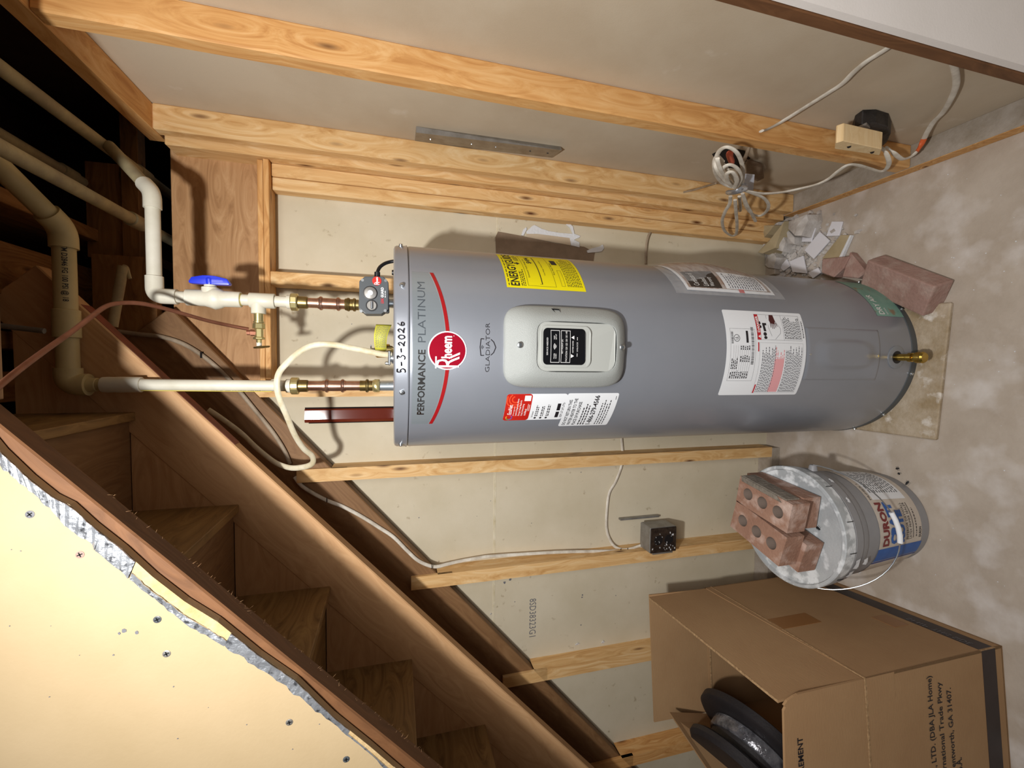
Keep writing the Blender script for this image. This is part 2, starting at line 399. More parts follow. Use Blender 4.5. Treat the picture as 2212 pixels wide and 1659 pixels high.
low_stud(-1.46, -1.42, .86, PINE2)
# corner pack of studs
stud('stud', .553, .592, ZP, 2.02, YS - .012, YB)
stud('stud', .517, .552, ZP, 1.783, YS + .022, YB)
stud('stud', .481, .516, ZP, 1.783, YS + .026, YB)
board('bottom_plate', (-2.3, YS, 0), (-.312, YB, ZP), DUST, wb)
board('bottom_plate', (.36, YS + .02, 0), (.57, YB, ZP), DUST, wb)
board('top_plate', (-.055, YS + .008, 1.800), (.552, YB, 1.814), PINE2, wb)
board('top_plate', (-.050, YS - .002, 1.783), (.552, YB, 1.797), PINE2, wb)
board('header_beam', (-.30, 1.392, 1.816), (.575, 1.43, 2.035), PLANK, wb)
# marks on the back drywall
def bw(u, v, l=0): return Vector((u, YB - .0008 - l, v))
Print(lambda u, v, l: Vector((u, YB - .0006, v))).text('8SD38323G1', *(lambda a, b: (min(a.x, b.x), min(a.z, b.z), max(a.x, b.x), max(a.z, b.z)))(onY(1144, 1294, YB), onY(1157, 1374, YB)), flip=True).build('stamped_number', INKG, wb)
cr = MB()
for (x, y, r) in [(1102, 1252, .006), (1090, 1258, .005), (1160, 1240, .004), (1258, 1285, .003), (1257, 1290, .003), (1255, 1350, .003), (1330, 1286, .002), (1112, 1300, .002), (905, 1118, .002), (1030, 1115, .0015), (1060, 1082, .0015), (1255, 1020, .002), (1350, 980, .003), (760, 700, .0015), (1148, 1130, .0015)]:
    p = onY(x, y, YB); cr.add([p + Vector((math.cos(a) * r * (.6 + .6 * rnd.random()), -.0006, math.sin(a) * r * (.6 + .6 * rnd.random()))) for a in [i * pi / 3.5 for i in range(7)]], [list(range(7))])
cr.build('scuff_marks', INKG, wb)['kind'] = 'stuff'
# torn paper edges on the back drywall
tp = MB()
for (x, y, w, h) in [(1247, 1390, .004, .018), (1302, 1386, .006, .014), (1060, 1325, .003, .006)]:
    p = onY(x, y, YB); tp.prism([p + Vector(q) for q in [(-w, 0, 0), (0, -.004, h * .6), (w, -.002, 0), (0, 0, -h * .5)]], (0, -.003, 0))
tp.build('torn_paper_flake', GYPW, wb)['kind'] = 'stuff'

# ---- right wall
wr = struct(MB().box((XR, .57, 0), (XR + .0127, YB + .01, 2.07)).build('wall_right', DRY_R))
board('stud', (XI, .915, ZP), (XR, .953, 2.028), PINE2, wr, .003)
board('stud', (XI, 1.288, ZP), (XR, 1.322, 2.028), PINE, wr, .003)
board('stud', (XI, .574, ZP), (XR, .597, 2.028), DARKSHADE, wr, .002)
board('bottom_plate', (XI, .55, 0), (XR, 1.36, ZP), DUST, wr, .001)
MB().box((XI - .0015, .614, .001), (XI, 1.33, ZP - .002)).build('plate_edge', PINE2, wr)
board('top_plate', (XI, .50, 2.028), (XR, 1.36, 2.066), PINE2, wr)
MB().box((XR + .07, .5, 2.07), (XR + .09, 3.2, 2.55)).build('light_block_panel', VOID, wr)  # added side panel, keeps ambient light out of the joist void

# ---- front wall on both sides of the opening
def cutz(x): return 1.9255 + .9 * x
nw = MB()
cut = [(0, 973), (60, 1030), (113, 1072), (150, 1090), (200, 1135), (264, 1185), (330, 1245), (400, 1299), (470, 1342), (560, 1415), (640, 1470), (720, 1548), (800, 1612), (850, 1655)]
cream = [(0, 1005), (50, 1045), (113, 1100), (150, 1140), (190, 1167), (240, 1215), (300, 1265), (350, 1303), (400, 1344), (470, 1385), (520, 1415), (600, 1470), (700, 1545), (790, 1620), (840, 1665)]
YN = .735
pts = [onY(x, y, YN) for x, y in cut]
slope = .88
e0 = Vector((-2.0, YN, pts[-1].z + slope * (-2.0 - pts[-1].x))); e1 = Vector((-.06, YN, 2.0))
poly = [Vector((-2.6, YN, 0)), Vector((-2.0, YN, 0)), ] if False else []
outline = [Vector((-2.6, YN, 2.6)), Vector((-2.6, YN, max(.2, e0.z))), Vector((-2.0, YN, max(.2, e0.z)))] + pts[::-1] + [e1, Vector((XR, YN, 2.0)), Vector((XR, YN, 2.6))]
wn = struct(MB().prism(outline, (0, .0127, 0)).build('wall_front', CREAM))
wj = struct(MB().box((XI + .002, .56, 0), (2.6, .5727, 2.6)).build('wall_front_right', WHITEW))
board('header', (-.06, .749, 2.0), (XI, .80, 2.14), OLD, wn)
# foil tape over the raw cut edge, in torn lengths
def strip(name, mt, a, b, par, d=.0012, yy=YN, n=40, jit=.0):
    mb = MB(); L = len(a); vs = []
    for k in range(L):
        vs.append(onY(*a[k], yy) + Vector((0, -d - jit * rnd.random(), 0))); vs.append(onY(*b[k], yy) + Vector((0, -d * .6 - jit * rnd.random(), 0)))
    base = len(vs); vs += [v + Vector((0, d * .9, 0)) for v in vs]
    fs = []
    for k in range(L - 1):
        i = 2 * k; fs += [(i, i + 1, i + 3, i + 2)]
    fs2 = [tuple(q + base for q in f[::-1]) for f in fs]
    for k in range(L - 1):
        i = 2 * k; fs2 += [(i, i + 2, base + i + 2, base + i), (i + 1, base + i + 1, base + i + 3, i + 3)]
    mb.add(vs, fs + fs2); return mb.build(name, mt, par)
def interp(P, n):
    P = [Vector((p[0], p[1])) for p in P]; L = [0]
    for i in range(1, len(P)): L.append(L[-1] + (P[i] - P[i - 1]).length)
    out = []
    for k in range(n):
        t = L[-1] * k / (n - 1); i = max(j for j in range(len(L)) if L[j] <= t + 1e-6); i = min(i, len(P) - 2)
        f = (t - L[i]) / (L[i + 1] - L[i]); q = P[i].lerp(P[i + 1], f); out.append((q.x, q.y))
    return out
C1 = interp(cut, 90); C2 = interp(cream, 90)
def jit(P, s): return [(x + rnd.uniform(-s, s), y + rnd.uniform(-s, s)) for x, y in P]
strip('foil_tape', FOIL, C1[0:24], jit(C2[0:24], 3), wn, .0016, jit=.002)
strip('foil_tape', FOIL, C1[23:32], jit(C2[23:32], 3), wn, .0026, jit=.002)
mid = [((a[0] * .35 + b[0] * .65), (a[1] * .35 + b[1] * .65)) for a, b in zip(C1, C2)]
strip('foil_tape', FOIL, jit(mid[31:53], 2), jit(C2[31:53], 2), wn, .0018, jit=.002)
strip('torn_edge', TEAR, C1[31:53], jit(mid[31:53], 3), wn, .001)
strip('foil_tape', FOIL, C1[52:80], jit(C2[52:80], 3), wn, .0018, jit=.002)
strip('torn_edge', TEAR, C1[79:90], mid[79:90], wn, .001)
strip('foil_tape', FOIL, mid[79:90], jit(C2[79:90], 2), wn, .0018, jit=.001)
# drywall screws in the cream board
for (x, y, mt) in [(65, 1111, INKG), (173, 1198, BRICKD), (340, 1338, DKGREY), (360, 1412, GALV), (625, 1560, GALV), (748, 1640, DKGREY)]:
    p = onY(x, y, YN); mb = MB().lathe(p + Vector((0, .002, 0)), (0, -1, 0), [(0, .0052), (.0025, .0054), (.003, .004)], 14)
    a = rnd.random()
    for q in (0, 90):
        dx = math.cos(R(q) + a) * .0036; dz = math.sin(R(q) + a) * .0036; ex = -dz * .22; ez = dx * .22
        mb.add([p + Vector((dx + ex, -.0012, dz + ez)), p + Vector((dx - ex, -.0012, dz - ez)), p + Vector((-dx - ex, -.0012, -dz - ez)), p + Vector((-dx + ex, -.0012, -dz + ez))], [(0, 1, 2, 3)], 1)
    mb.build('drywall_screw', [mt, BLACK], wn)
sp = MB()
for (x, y, r) in [(268, 1362, .004), (296, 1366, .0035), (258, 1368, .002), (45, 1190, .001), (25, 1187, .0008), (245, 1415, .0014), (107, 1505, .001), (375, 1483, .0012), (533, 1565, .001), (21, 1352, .0009), (110, 1352, .0007), (632, 1618, .0012), (384, 1595, .0012), (585, 1435, .001), (450, 1528, .0007), (172, 1415, .0007), (690, 1564, .001)]:
    p = onY(x, y, YN); n = 6; sp.add([p + Vector((math.cos(i * 1.047) * r * rnd.uniform(.6, 1.2), -.0005, math.sin(i * 1.047) * r * rnd.uniform(.6, 1.2))) for i in range(n)], [list(range(n))])
sp.build('specks', INKG, wn)['kind'] = 'stuff'

# ---- staircase seen from underneath
stair = thing('staircase', (-1.1, 1.0, .3), 'unfinished wooden staircase climbing to the right, seen from underneath', 'staircase')
YM = 1.16
def slab(name, mt, x0, x1, y0, y1, zf, h, zcut=None):
    """sloping board whose lower edge is z=zf(x)"""
    a = Vector((x0, y0, zf(x0))); b = Vector((x1, y0, zf(x1))); d = (b - a).normalized()
    nrm = Vector((-d.z, 0, d.x)) * h
    Rm = Matrix((d, Vector((0, 1, 0)), Vector((-d.z, 0, d.x)))).transposed(); mw = Matrix.Translation((a + b) / 2) @ Rm.to_4x4()
    return MB().prism([a, b, b + nrm, a + nrm], (0, y1 - y0, 0)).build(name, mt, stair, bevel=.0025, mw=mw)
st = slab('stringer', FIR, -1.9, .20, YM, YM + .038, mz, .13)
slab('stringer', OLD, -1.9, .14, 1.352, 1.390, fz, .24)
slab('stringer', DARKSHADE, -1.9, -.06, .750, .788, nz, .28)  # darker wood paints in the shade below the drywall edge
# red stained strip along the upper lower-edge of the middle stringer
a = Vector((-.2, YM + .004, mz(-.2) - .0012)); b = Vector((.12, YM + .004, mz(.12) - .0012))
MB().prism([a, b, b + Vector((0, .033, 0)), a + Vector((0, .033, 0))], (0, 0, .001)).build('red_stain', REDW, st)
run, rise = .2267, .2035
for i in range(-1, 6):
    xr = -.5713 - run * (i - 0)           # riser back face
    zt = 1.45 + (1.838 - 1.45) * .9667 - rise * (i + 0)
    # riser i rises from zt-rise to zt at xr ; tread above runs right of it
    ztop = zt; zbot = zt - rise
    rb = board('riser', (xr - .019, .775, zbot - .012), (xr, 1.352, ztop), TREADW, stair, axis=1)
    tb = board('tread', (xr - .019 - run + .0195, .775, zbot), (xr - .0195, 1.352, zbot + .026), OLD if i % 2 else TREADW, stair, axis=1)
board('riser', (-.5713 + run * 2 - .019, .775, 1.825 + .407 - rise - .012), (-.5713 + run * 2, 1.352, 1.825 + .407), TREADW, stair, axis=1)
board('tread', (-.5713 + run - .019, .775, 1.825 + rise), (-.5713 + run * 2 - .0195, 1.352, 1.825 + rise + .026), OLD, stair, axis=1)
# sawtooth carriage blocks that fill the middle stringer up to the steps
cw = MB()
for i in range(-2, 6):
    xr = -.5713 - run * i; zt = 1.825 - rise * i
    cw.prism([(xr - .0005, YM + .001, zt - rise - .002), (xr - .0005, YM + .001, zt - .002), (xr + run - .021, YM + .001, zt - .002), (xr + run - .021, YM + .001, mz(xr + run) + .02), (xr - .0005, YM + .001, mz(xr) + .02)], (0, .036, 0))
cw.build('carriage', FIR, stair)
# frayed fibre along the near stringer
fr = MB()
for i in range(260):
    x = rnd.uniform(-.78, -.20); z = nz(x); p = Vector((x, .787 - rnd.random() * .012, z + rnd.uniform(-.001, .006))); d = Vector((rnd.uniform(-1, 1), rnd.uniform(-.3, .5), rnd.uniform(-1, .1))).normalized() * rnd.uniform(.002, .009)
    s = Vector((.0003, 0, .0003)); fr.add([p - s, p + s, p + d], [(0, 1, 2)])
fr.build('frayed_fibres', FABR, stair)['kind'] = 'stuff'

# ---- floor above, seen as a dark joist bay
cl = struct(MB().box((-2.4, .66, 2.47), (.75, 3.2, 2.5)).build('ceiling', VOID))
MB().box((-2.4, 3.1, 1.8), (.75, 3.15, 2.5)).build('light_block_panel', VOID, cl)  # added far panel, closes the void so ambient light cannot leak in
MB().box((-2.42, .56, 0), (-2.38, 3.2, 2.5)).build('light_block_end', VOID, cl)  # added panel closing the far left against ambient light
MB().box((-2.4, YB + .0127, 1.80), (.75, 3.1, 1.812)).build('light_block_base', VOID, cl)  # added sheet closing the void from below against ambient light
H0 = 1.45
def jo(x0, x1, z0, z1, y0=.67, y1=3.05, mt=DARKW): return board('joist', (x0, y0, z0), (x1, y1, z1), mt, cl, axis=1)
jo(.312, .343, 2.21, 2.46)
jo(.135, .246, 2.245, 2.285)
jo(.02, .058, 2.25, 2.46)
jo(-.10, -.03, 2.30, 2.46)
board('blocking', (.27, 1.40, 2.112), (.66, 1.438, 2.152), DARKW, cl)
board('blocking', (.27, 1.41, 2.152), (.52, 1.45, 2.235), DARKW, cl)
board('blocking', (-.35, 1.36, 2.06), (.27, 1.39, 2.20), DARKW, cl)

# ================================================================== WATER HEATER
CX, CY, RH = .0385, 1.134, .2475
def HP(th, z, r=RH): a = R(th); return Vector((CX + math.sin(a) * r, CY - math.cos(a) * r, z))
def HF(z0=0, th0=0, base=.0006):          # (u right, v up) metres on the jacket
    def f(u, v, l=0): r = RH + base + l; a = R(th0) + u / RH; return Vector((CX + math.sin(a) * r, CY - math.cos(a) * r, z0 + v))
    return f
def patch(th0, th1, z0, z1, off=.0005, n=14, nz=1):
    mb = MB(); vs = []
    for j in range(nz + 1):
        for i in range(n + 1): vs.append(HP(th0 + (th1 - th0) * i / n, z0 + (z1 - z0) * j / nz, RH + off))
    fs = [(j * (n + 1) + i, j * (n + 1) + i + 1, (j + 1) * (n + 1) + i + 1, (j + 1) * (n + 1) + i) for j in range(nz) for i in range(n)]
    return mb.add(vs, fs)
def rpatch(th0, th1, z0, z1, rad=.006, off=.0005, n=16):
    """sticker with rounded corners"""
    mb = MB(); w = R(th1 - th0) * RH; vs = []; ts = []
    us = [0, rad * .08, rad * .3, rad * .6, rad] + [rad + (w - 2 * rad) * i / n for i in range(1, n)] + [w - rad, w - rad * .6, w - rad * .3, w - rad * .08, w]
    for u in us:
        d = rad - u if u < rad else (u - (w - rad) if u > w - rad else 0); c = rad - math.sqrt(max(rad * rad - d * d, 0)) if d > 0 else 0
        th = th0 + math.degrees(u / RH); vs += [HP(th, z0 + c, RH + off), HP(th, z1 - c, RH + off)]
    L = len(us); fs = [(2 * i, 2 * i + 2, 2 * i + 3, 2 * i + 1) for i in range(L - 1)]
    vs += [HP(0, 0, 0)] * 0
    return mb.add(vs, fs)
heater = thing('water_heater', (CX, CY, 0), 'tall grey cylindrical electric water heater with a round red emblem', 'water heater')
MB().lathe((CX, CY, 0), (0, 0, 1), [(.040, .2472), (.044, RH), (1.417, RH), (1.421, RH - .0012), (1.4225, RH - .0022)], 128).build('jacket', HEATG, heater, smooth=True)
MB().lathe((CX, CY, 0), (0, 0, 1), [(1.4222, RH - .003), (1.4228, RH + .0012), (1.4246, RH + .0016), (1.4262, RH + .0004), (1.446, RH - .0006), (1.4505, RH - .003), (1.4530, RH - .009), (1.4535, .02)], 128).build('top_rim', HEATG, heater, smooth=True)
MB().lathe((CX, CY, 0), (0, 0, 1), [(.014, RH - .001), (.0355, RH + .0012), (.038, RH + .0005), (.0395, RH - .004)], 128).build('bottom_rim', DKGREY, heater, smooth=True)
MB().lathe((CX, CY, 0), (0, 0, 1), [(.0395, RH - .003), (.0412, RH - .003)], 96).build('seam', GAP, heater)
for th, z in [(28.8, 1.4365), (-23.3, 1.4366), (69, 1.437), (-67, 1.437), (70, .03), (33, .028), (-12, .03), (-45, .03), (-68, .03)]:
    p = HP(th, z, RH - .001); d = HP(th, z, RH + 1) - HP(th, z, RH)
    MB().lathe(p, d, [(0, .0052), (.0022, .0052), (.0026, .0042), (.0062, .0038), (.0068, .0024)], 6 if False else 16).build('rim_screw', STEEL, heater, smooth=True)
# brand band
def band_low(th):       # lower edge of the band (upper side of the red arc)
    return 1.3447 + .0305 * ((th + 2.7) / 40.8) ** 2 + .004
mb = MB(); vs = []; N = 40
for i in range(N + 1):
    th = -43.4 + 81.6 * i / N; vs += [HP(th, band_low(th), RH + .0005), HP(th, 1.416, RH + .0005)]
mb.add(vs, [(2 * i, 2 * i + 2, 2 * i + 3, 2 * i + 1) for i in range(N)])
bandm = mb.build('brand_band', SILB, heater)
mb = MB(); vs = []
for i in range(N + 1):
    th = -43.4 + 81.6 * i / N; zl = band_low(th); vs += [HP(th, zl - .0075, RH + .0007), HP(th, zl, RH + .0007)]
mb.add(vs, [(2 * i, 2 * i + 2, 2 * i + 3, 2 * i + 1) for i in range(N)]); mb.build('red_arc', REDARC, bandm)
mb = MB(); vs = []
for i in range(N + 1):
    th = -43.4 + 81.6 * i / N; zl = band_low(th); vs += [HP(th, zl, RH + .0009), HP(th, zl + .0016, RH + .0009)]
mb.add(vs, [(2 * i, 2 * i + 2, 2 * i + 3, 2 * i + 1) for i in range(N)]); mb.build('white_line', SILV, bandm)
uu = lambda th: R(th) * RH
Print(HF(0, 0, .0009)).text('PERFORMANCE', uu(-36.5), 1.3905, uu(-2.6), 1.4055, bold=.022).build('lettering', CHRL, bandm)
Print(HF(0, 0, .0009)).text('PLATINUM', uu(0.8), 1.3905, uu(31.5), 1.4058, bold=-.006).build('lettering', SLATE, bandm)
def disc(name, th, z, r, mt, off, par, n=40):
    f = HF(z, th, off); vs = [f(0, 0)] + [f(r * math.cos(2 * pi * i / n), r * math.sin(2 * pi * i / n)) for i in range(n)]
    return MB().add(vs, [(0, 1 + i, 1 + (i + 1) % n) for i in range(n)]).build(name, mt, par)
em = disc('emblem', -2.8, 1.3468, .0395, PAPER, .0012, heater)
disc('emblem_face', -2.8, 1.3468, .0368, REDE, .0016, em)
P_ = Print(HF(1.3468, -2.8, .0020))
P_.text('R', -.034, -.0245, -.0115, .0235, bold=-.004).rect(-.0365, .0215, -.012, .0245).text('heem', -.0155, -.0095, .0295, .0125, bold=.03)
P_.poly([(-.017, -.003), (-.013, -.003), (-.003, -.0255), (-.0075, -.0255)]).text('o', .029, -.014, .031, -.012).build('emblem_lettering', WHITEI, em)
# handwritten date on the rim
f = HF(0, 0, .0022)
dw = MB()
def stroke(P2, x0, z0, sx, sz):
    q = catmull([f(x0 + a * sx, z0 + b * sz) for a, b in P2], 5); dw.tube(q, .0010, 6)
G = {'5': [(.85, 1), (.25, 1), (.2, .58), (.55, .62), (.82, .35), (.6, .05), (.1, .02)], '-': [(.1, .45), (.9, .5)], '3': [(.15, .95), (.8, .95), (.45, .6), (.85, .35), (.55, .02), (.05, .08)],
     '2': [(.15, .75), (.5, 1), (.75, .7), (.2, .1), (.12, .2), (.5, .12), (.95, .0)], '0': [(.5, 1), (.12, .6), (.3, .05), (.75, .1), (.85, .7), (.5, 1)], '6': [(.6, 1.05), (.2, .55), (.25, .08), (.7, .08), (.75, .42), (.3, .42)]}
us = uu(-13.6); chars = '5-3-2026'; stepw = uu(24.5) / len(chars)
for i, c in enumerate(chars): stroke(G[c], us + i * stepw, 1.4305 + .0003 * i, stepw * .8, .0155 - (.003 if i > 3 else 0))
dw.build('handwritten_date', INK, heater, smooth=True)
# gladiator logo
P_ = Print(HF(0, 0, .0008)); P_.text('GLADIATOR', uu(-12.9), 1.2585, uu(11.0), 1.2675, bold=-.012)
def line2(P_, pts, w):
    for a, b in zip(pts[:-1], pts[1:]):
        dx = b[0] - a[0]; dy = b[1] - a[1]; L = math.hypot(dx, dy) or 1; nx, ny = -dy / L * w / 2, dx / L * w / 2
        P_.poly([(a[0] + nx, a[1] + ny), (a[0] - nx, a[1] - ny), (b[0] - nx, b[1] - ny), (b[0] + nx, b[1] + ny)])
cx = uu(-.8)
line2(P_, [(cx - .017, 1.271), (cx - .0175, 1.2775), (cx, 1.2795), (cx + .0175, 1.2775), (cx + .017, 1.271)], .0017)
line2(P_, [(cx - .0165, 1.2565), (cx - .011, 1.2505), (cx, 1.2460), (cx + .011, 1.2505), (cx + .0165, 1.2565)], .0017)
for rr in (.002, .004, .006):
    line2(P_, [(cx + rr * math.cos(R(q)), 1.2705 + rr * math.sin(R(q))) for q in (45, 70, 90, 110, 135)], .0007)
P_.build('product_logo', INK, heater)
# energy label
el = patch(31.6, 67.5, 1.0255, 1.2135, .0005, 16).build('energy_label', YEL, heater)
F_ = HF(1.0255, 31.6, .0009); w = R(35.9) * RH; h = .188
P_ = Print(F_); P_.text('ENERGYGUIDE', .006, h - .031, w - .006, h - .010, bold=.02).lines(.006, h - .0075, w * .9, h - .004, 1, .5, .8, word=.01)
P_.poly([(w * .57, h - .031), (w * .60, h - .031), (w * .60, h - .037), (w * .63, h - .037), (w * .585, h - .045), (w * .54, h - .037), (w * .57, h - .037)])
P_.lines(.007, h - .046, w * .45, h - .034, 3, .45, word=.006).lines(w * .68, h - .046, w - .01, h - .034, 3, .45, word=.006)
P_.frame(.008, h - .117, w - .008, h - .050, .0006).text('Estimated Yearly Energy Cost', .035, h - .060, w - .035, h - .055)
P_.text('$494', w - .060, h - .077, w - .020, h - .063, bold=.012).rect(.014, h - .0855, w - .016, h - .0835).rect(.014, h - .0855, .0148, h - .079)
P_.text('Cost Range of Similar Models', .045, h - .099, w - .04, h - .095).rect(w - .058, h - .140, w - .030, h - .126)
P_.text('First Hour Rating', .05, h - .124, w - .05, h - .119).frame(.012, h - .140, w * .45, h - .131, .0005).lines(.012, h - .182, w - .012, h - .144, 9, .35, word=.007)
P_.build('energy_print', INK, el)
# control cover (moulded)
def cover():
    mb = MB(); n = 48; rings = [(0, 0, .0006), (0, .01, .0095), (.03, .05, .0125), (.18, .2, .0170), (.62, .6, .0300), (.86, .85, .0335), (.985, 1, .0340), (1, 1, .0318)]
    vs = []
    for t, _, hgt in rings:
        hw = uu(20.2) * (1 - t) + .0475 * t; hh = .140 * (1 - t) + .0915 * t; zc = 1.0895 * (1 - t) + 1.0738 * t; rad = .030 * (1 - t) + .022 * t
        for i in range(n):
            q = i / n * 4; side = int(q) % 4; fr_ = q - int(q)
            # rounded rectangle by angle
            a = 2 * pi * i / n + pi / 4; ca, sa = math.cos(a), math.sin(a); e = .34
            x = hw * math.copysign(abs(ca) ** e, ca); y = hh * math.copysign(abs(sa) ** e, sa)
            th = math.degrees(x / RH); vs.append(HP(th, zc + y, RH + hgt - (0 if t == 0 else .0)))
    R_ = len(rings)
    fs = [(k * n + i, k * n + (i + 1) % n, (k + 1) * n + (i + 1) % n, (k + 1) * n + i) for k in range(R_ - 1) for i in range(n)]
    mb.add(vs, fs); return mb.build('control_cover', COVER, heater, smooth=True)
cov = cover()
def rr_plate(u0, u1, v0, v1, rad, r0, r1, n=6, curve=.0):
    pts = []
    for (cx_, cy_, a0) in [(u1 - rad, v1 - rad, 0), (u0 + rad, v1 - rad, 90), (u0 + rad, v0 + rad, 180), (u1 - rad, v0 + rad, 270)]:
        for i in range(n + 1): a = R(a0 + 90 * i / n); pts.append((cx_ + rad * math.cos(a), cy_ + rad * math.sin(a)))
    def W_(p, r): a = p[0] / RH; return Vector((CX + math.sin(a) * r, CY - math.cos(a) * r, p[1]))
    mb = MB(); vs = [W_(p, RH + r0) for p in pts] + [W_(p, RH + r1) for p in pts]; k = len(pts)
    mb.add(vs, [list(range(k, 2 * k)), list(range(k))[::-1]] + [(i, (i + 1) % k, k + (i + 1) % k, k + i) for i in range(k)]); return mb
rr_plate(-.0462, .0462, .984, 1.1636, .02, .020, .0326).build('cover_insert', COVER2, cov, bevel=.0008)
rr_plate(-.0395, .0395, 1.0435, 1.159, .014, .026, .0352).build('panel_frame', COVER2, cov, bevel=.002, seg=2)
cp = rr_plate(-.0335, .0335, 1.0575, 1.1525, .009, .03, .0360).build('control_panel', BLACKG, cov)
def PF(u, v, l=0): a = u / RH; r = RH + .0366 + l; return Vector((CX + math.sin(a) * r, CY - math.cos(a) * r, v))
P_ = Print(PF); P_.text('SERVICE NEEDED', -.016, 1.1425, .016, 1.1458).frame(-.0295, 1.1165, .0295, 1.1365, .0008).frame(-.0295, 1.0925, .0295, 1.1135, .0008)
P_.text('POWER\nALARM', -.0225, 1.1235, -.0125, 1.130).text('WIFI\nSETUP', .0125, 1.1235, .0225, 1.130)
for rr in (.0025, .005, .0075): line2(P_, [(rr * math.cos(R(q)), 1.1225 + rr * math.sin(R(q))) for q in (45, 70, 90, 110, 135)], .0011)
P_.text('SET POINT (F)', -.013, 1.1085, .013, 1.112).text('VACATION 120 125 130 135 140', -.028, 1.0995, .028, 1.1035)
P_.poly([(-.020, 1.084), (-.014, 1.084), (-.017, 1.091)][::-1] if False else [(-.0205, 1.091), (-.0135, 1.091), (-.017, 1.084)]).poly([(.0135, 1.084), (.0205, 1.084), (.017, 1.091)])
P_.text('HOTTER WATER', -.011, 1.0855, .011, 1.0885).rect(-.018, 1.0765, -.012, 1.0775).rect(.012, 1.0765, .018, 1.0775).text('UNLOCK', -.009, 1.0755, .009, 1.0785)
P_.build('panel_print', WHITEI, cp)
for z in (1.2005, .9675):
    p = HP(.4, z, RH + (.0255 if z > 1.1 else .0275)); d = HP(.4, z, 1) - HP(.4, z, .5); MB().lathe(p, d, [(0, .0065), (.004, .0065), (.0055, .0045)], 20).build('cover_screw', STEEL, cov, smooth=True)
    MB().lathe(p + d.normalized() * .0052, d, [(0, .0038), (.0007, .0038)], 4).build('screw_slot', DKGREY, cov)
q = [HP(14.6, 1.128, RH + .0315), HP(11.2, 1.108, RH + .034), HP(17.5, 1.108, RH + .022), HP(14.5, 1.105, RH + .024)]
MB().add([HP(17.6, 1.128, RH + .0235), HP(17.4, 1.110, RH + .0235), HP(12.0, 1.103, RH + .0335), HP(12.3, 1.111, RH + .0335), HP(16.0, 1.108, RH + .016)], [(0, 1, 4), (1, 2, 4), (2, 3, 4), (3, 0, 4)]).build('cover_notch', BLACK, cov)
# smart setup sticker
s1 = rpatch(-42.2, -24.6, 1.0705, 1.2142, .008, .0005).build('setup_sticker', PAPER, heater)
W1 = R(17.6) * RH
mbx = rpatch(-42.2, -24.6, 1.1545, 1.2142, .007, .0008).build('red_panel', REDL, s1)
F_ = HF(1.0705, -42.2, .0013)
P_ = Print(F_); P_.text('EcoNet', .020, .1265, .048, .136, bold=.02)
for i, (tx, k) in enumerate([('Leak & Diagnostic Alerts', .048), ('Energy Usage Reports', .044), ('Daily Scheduling', .034), ('And More!', .020)]):
    P_.text(tx, .016, .113 - i * .0068, .016 + k, .118 - i * .0068, bold=.012)
P_.lines(.016, .120, .045, .1235, 1, .4, word=.004).rect(W1 - .018, .087, W1 - .004, .102, -.0001).rect(.030, .087, .048, .0882).rect(.030, .0905, .050, .0915)
P_.build('setup_lettering', WHITEI, s1)
P_ = Print(HF(1.0705, -42.2, .00115))
for rr in (.008, .0145, .021):
    line2(P_, [(W1 - .014 + rr * math.cos(R(q)), .122 + rr * math.sin(R(q))) for q in range(20, 231, 15) if (W1 - .014 + rr * math.cos(R(q))) < W1 - .002 and .122 + rr * math.sin(R(q)) < .142], .003)
P_.build('orange_waves', mat('orange_red_print', 'E8532E', .4), s1)
for i, c_ in enumerate(['D9422E', 'E8A33A', '4FA35A', '3E7CC0', '7A4FA0', 'C84A8A']):
    P_ = Print(F_); line2(P_, [(.0105 + .0068 * math.cos(R(q)), .1305 + .0068 * math.sin(R(q))) for q in range(i * 60, i * 60 + 61, 15)], .0026)
    P_.build('ring_mark', mat('ring_ink_' + c_.lower(), c_, .4), s1)
P_ = Print(HF(1.0705, -42.2, .0012)); P_.text('Get Connected', .010, .075, .028, .0785)
for i in range(3):
    zz = .0665 - i * .0135; P_.poly([(.0075 + .0028 * math.cos(R(q)), zz + .0018 + .0028 * math.sin(R(q))) for q in range(0, 360, 30)]); P_.lines(.013, zz - .0035, .013 + [.034, .032, .040][i], zz + .0045, 2, .5, word=.005, ragged=True)
P_.rect(.008, .0125, .026, .0205).rect(.030, .0125, .050, .0205).lines(.008, .003, .055, .0095, 3, .3, word=.008)
P_.build('setup_print', INK, s1)
s2 = rpatch(-48.6, -24.4, .9425, 1.0715, .005, .0006).build('return_sticker', PAPER, heater)
W2 = R(24.2) * RH; P_ = Print(HF(.9425, -48.6, .0012))
for i, (t, k) in enumerate([('DO NOT RETURN THIS', .86), ('WATER HEATER TO THE', .90), ('PLACE OF PURCHASE', .80)]): P_.text(t, .006, .114 - i * .0125, .006 + (W2 - .010) * k, .122 - i * .0125, bold=.012)
P_.text('1-866-279-4566', .006, .048, W2 - .006, .0605, bold=.02).lines(.006, .064, W2 - .022, .084, 3, .4, word=.006).lines(.006, .014, W2 - .014, .040, 4, .33, word=.006).rect(W2 - .018, .005, W2 - .008, .0062)
P_.build('return_print', INK, s2)
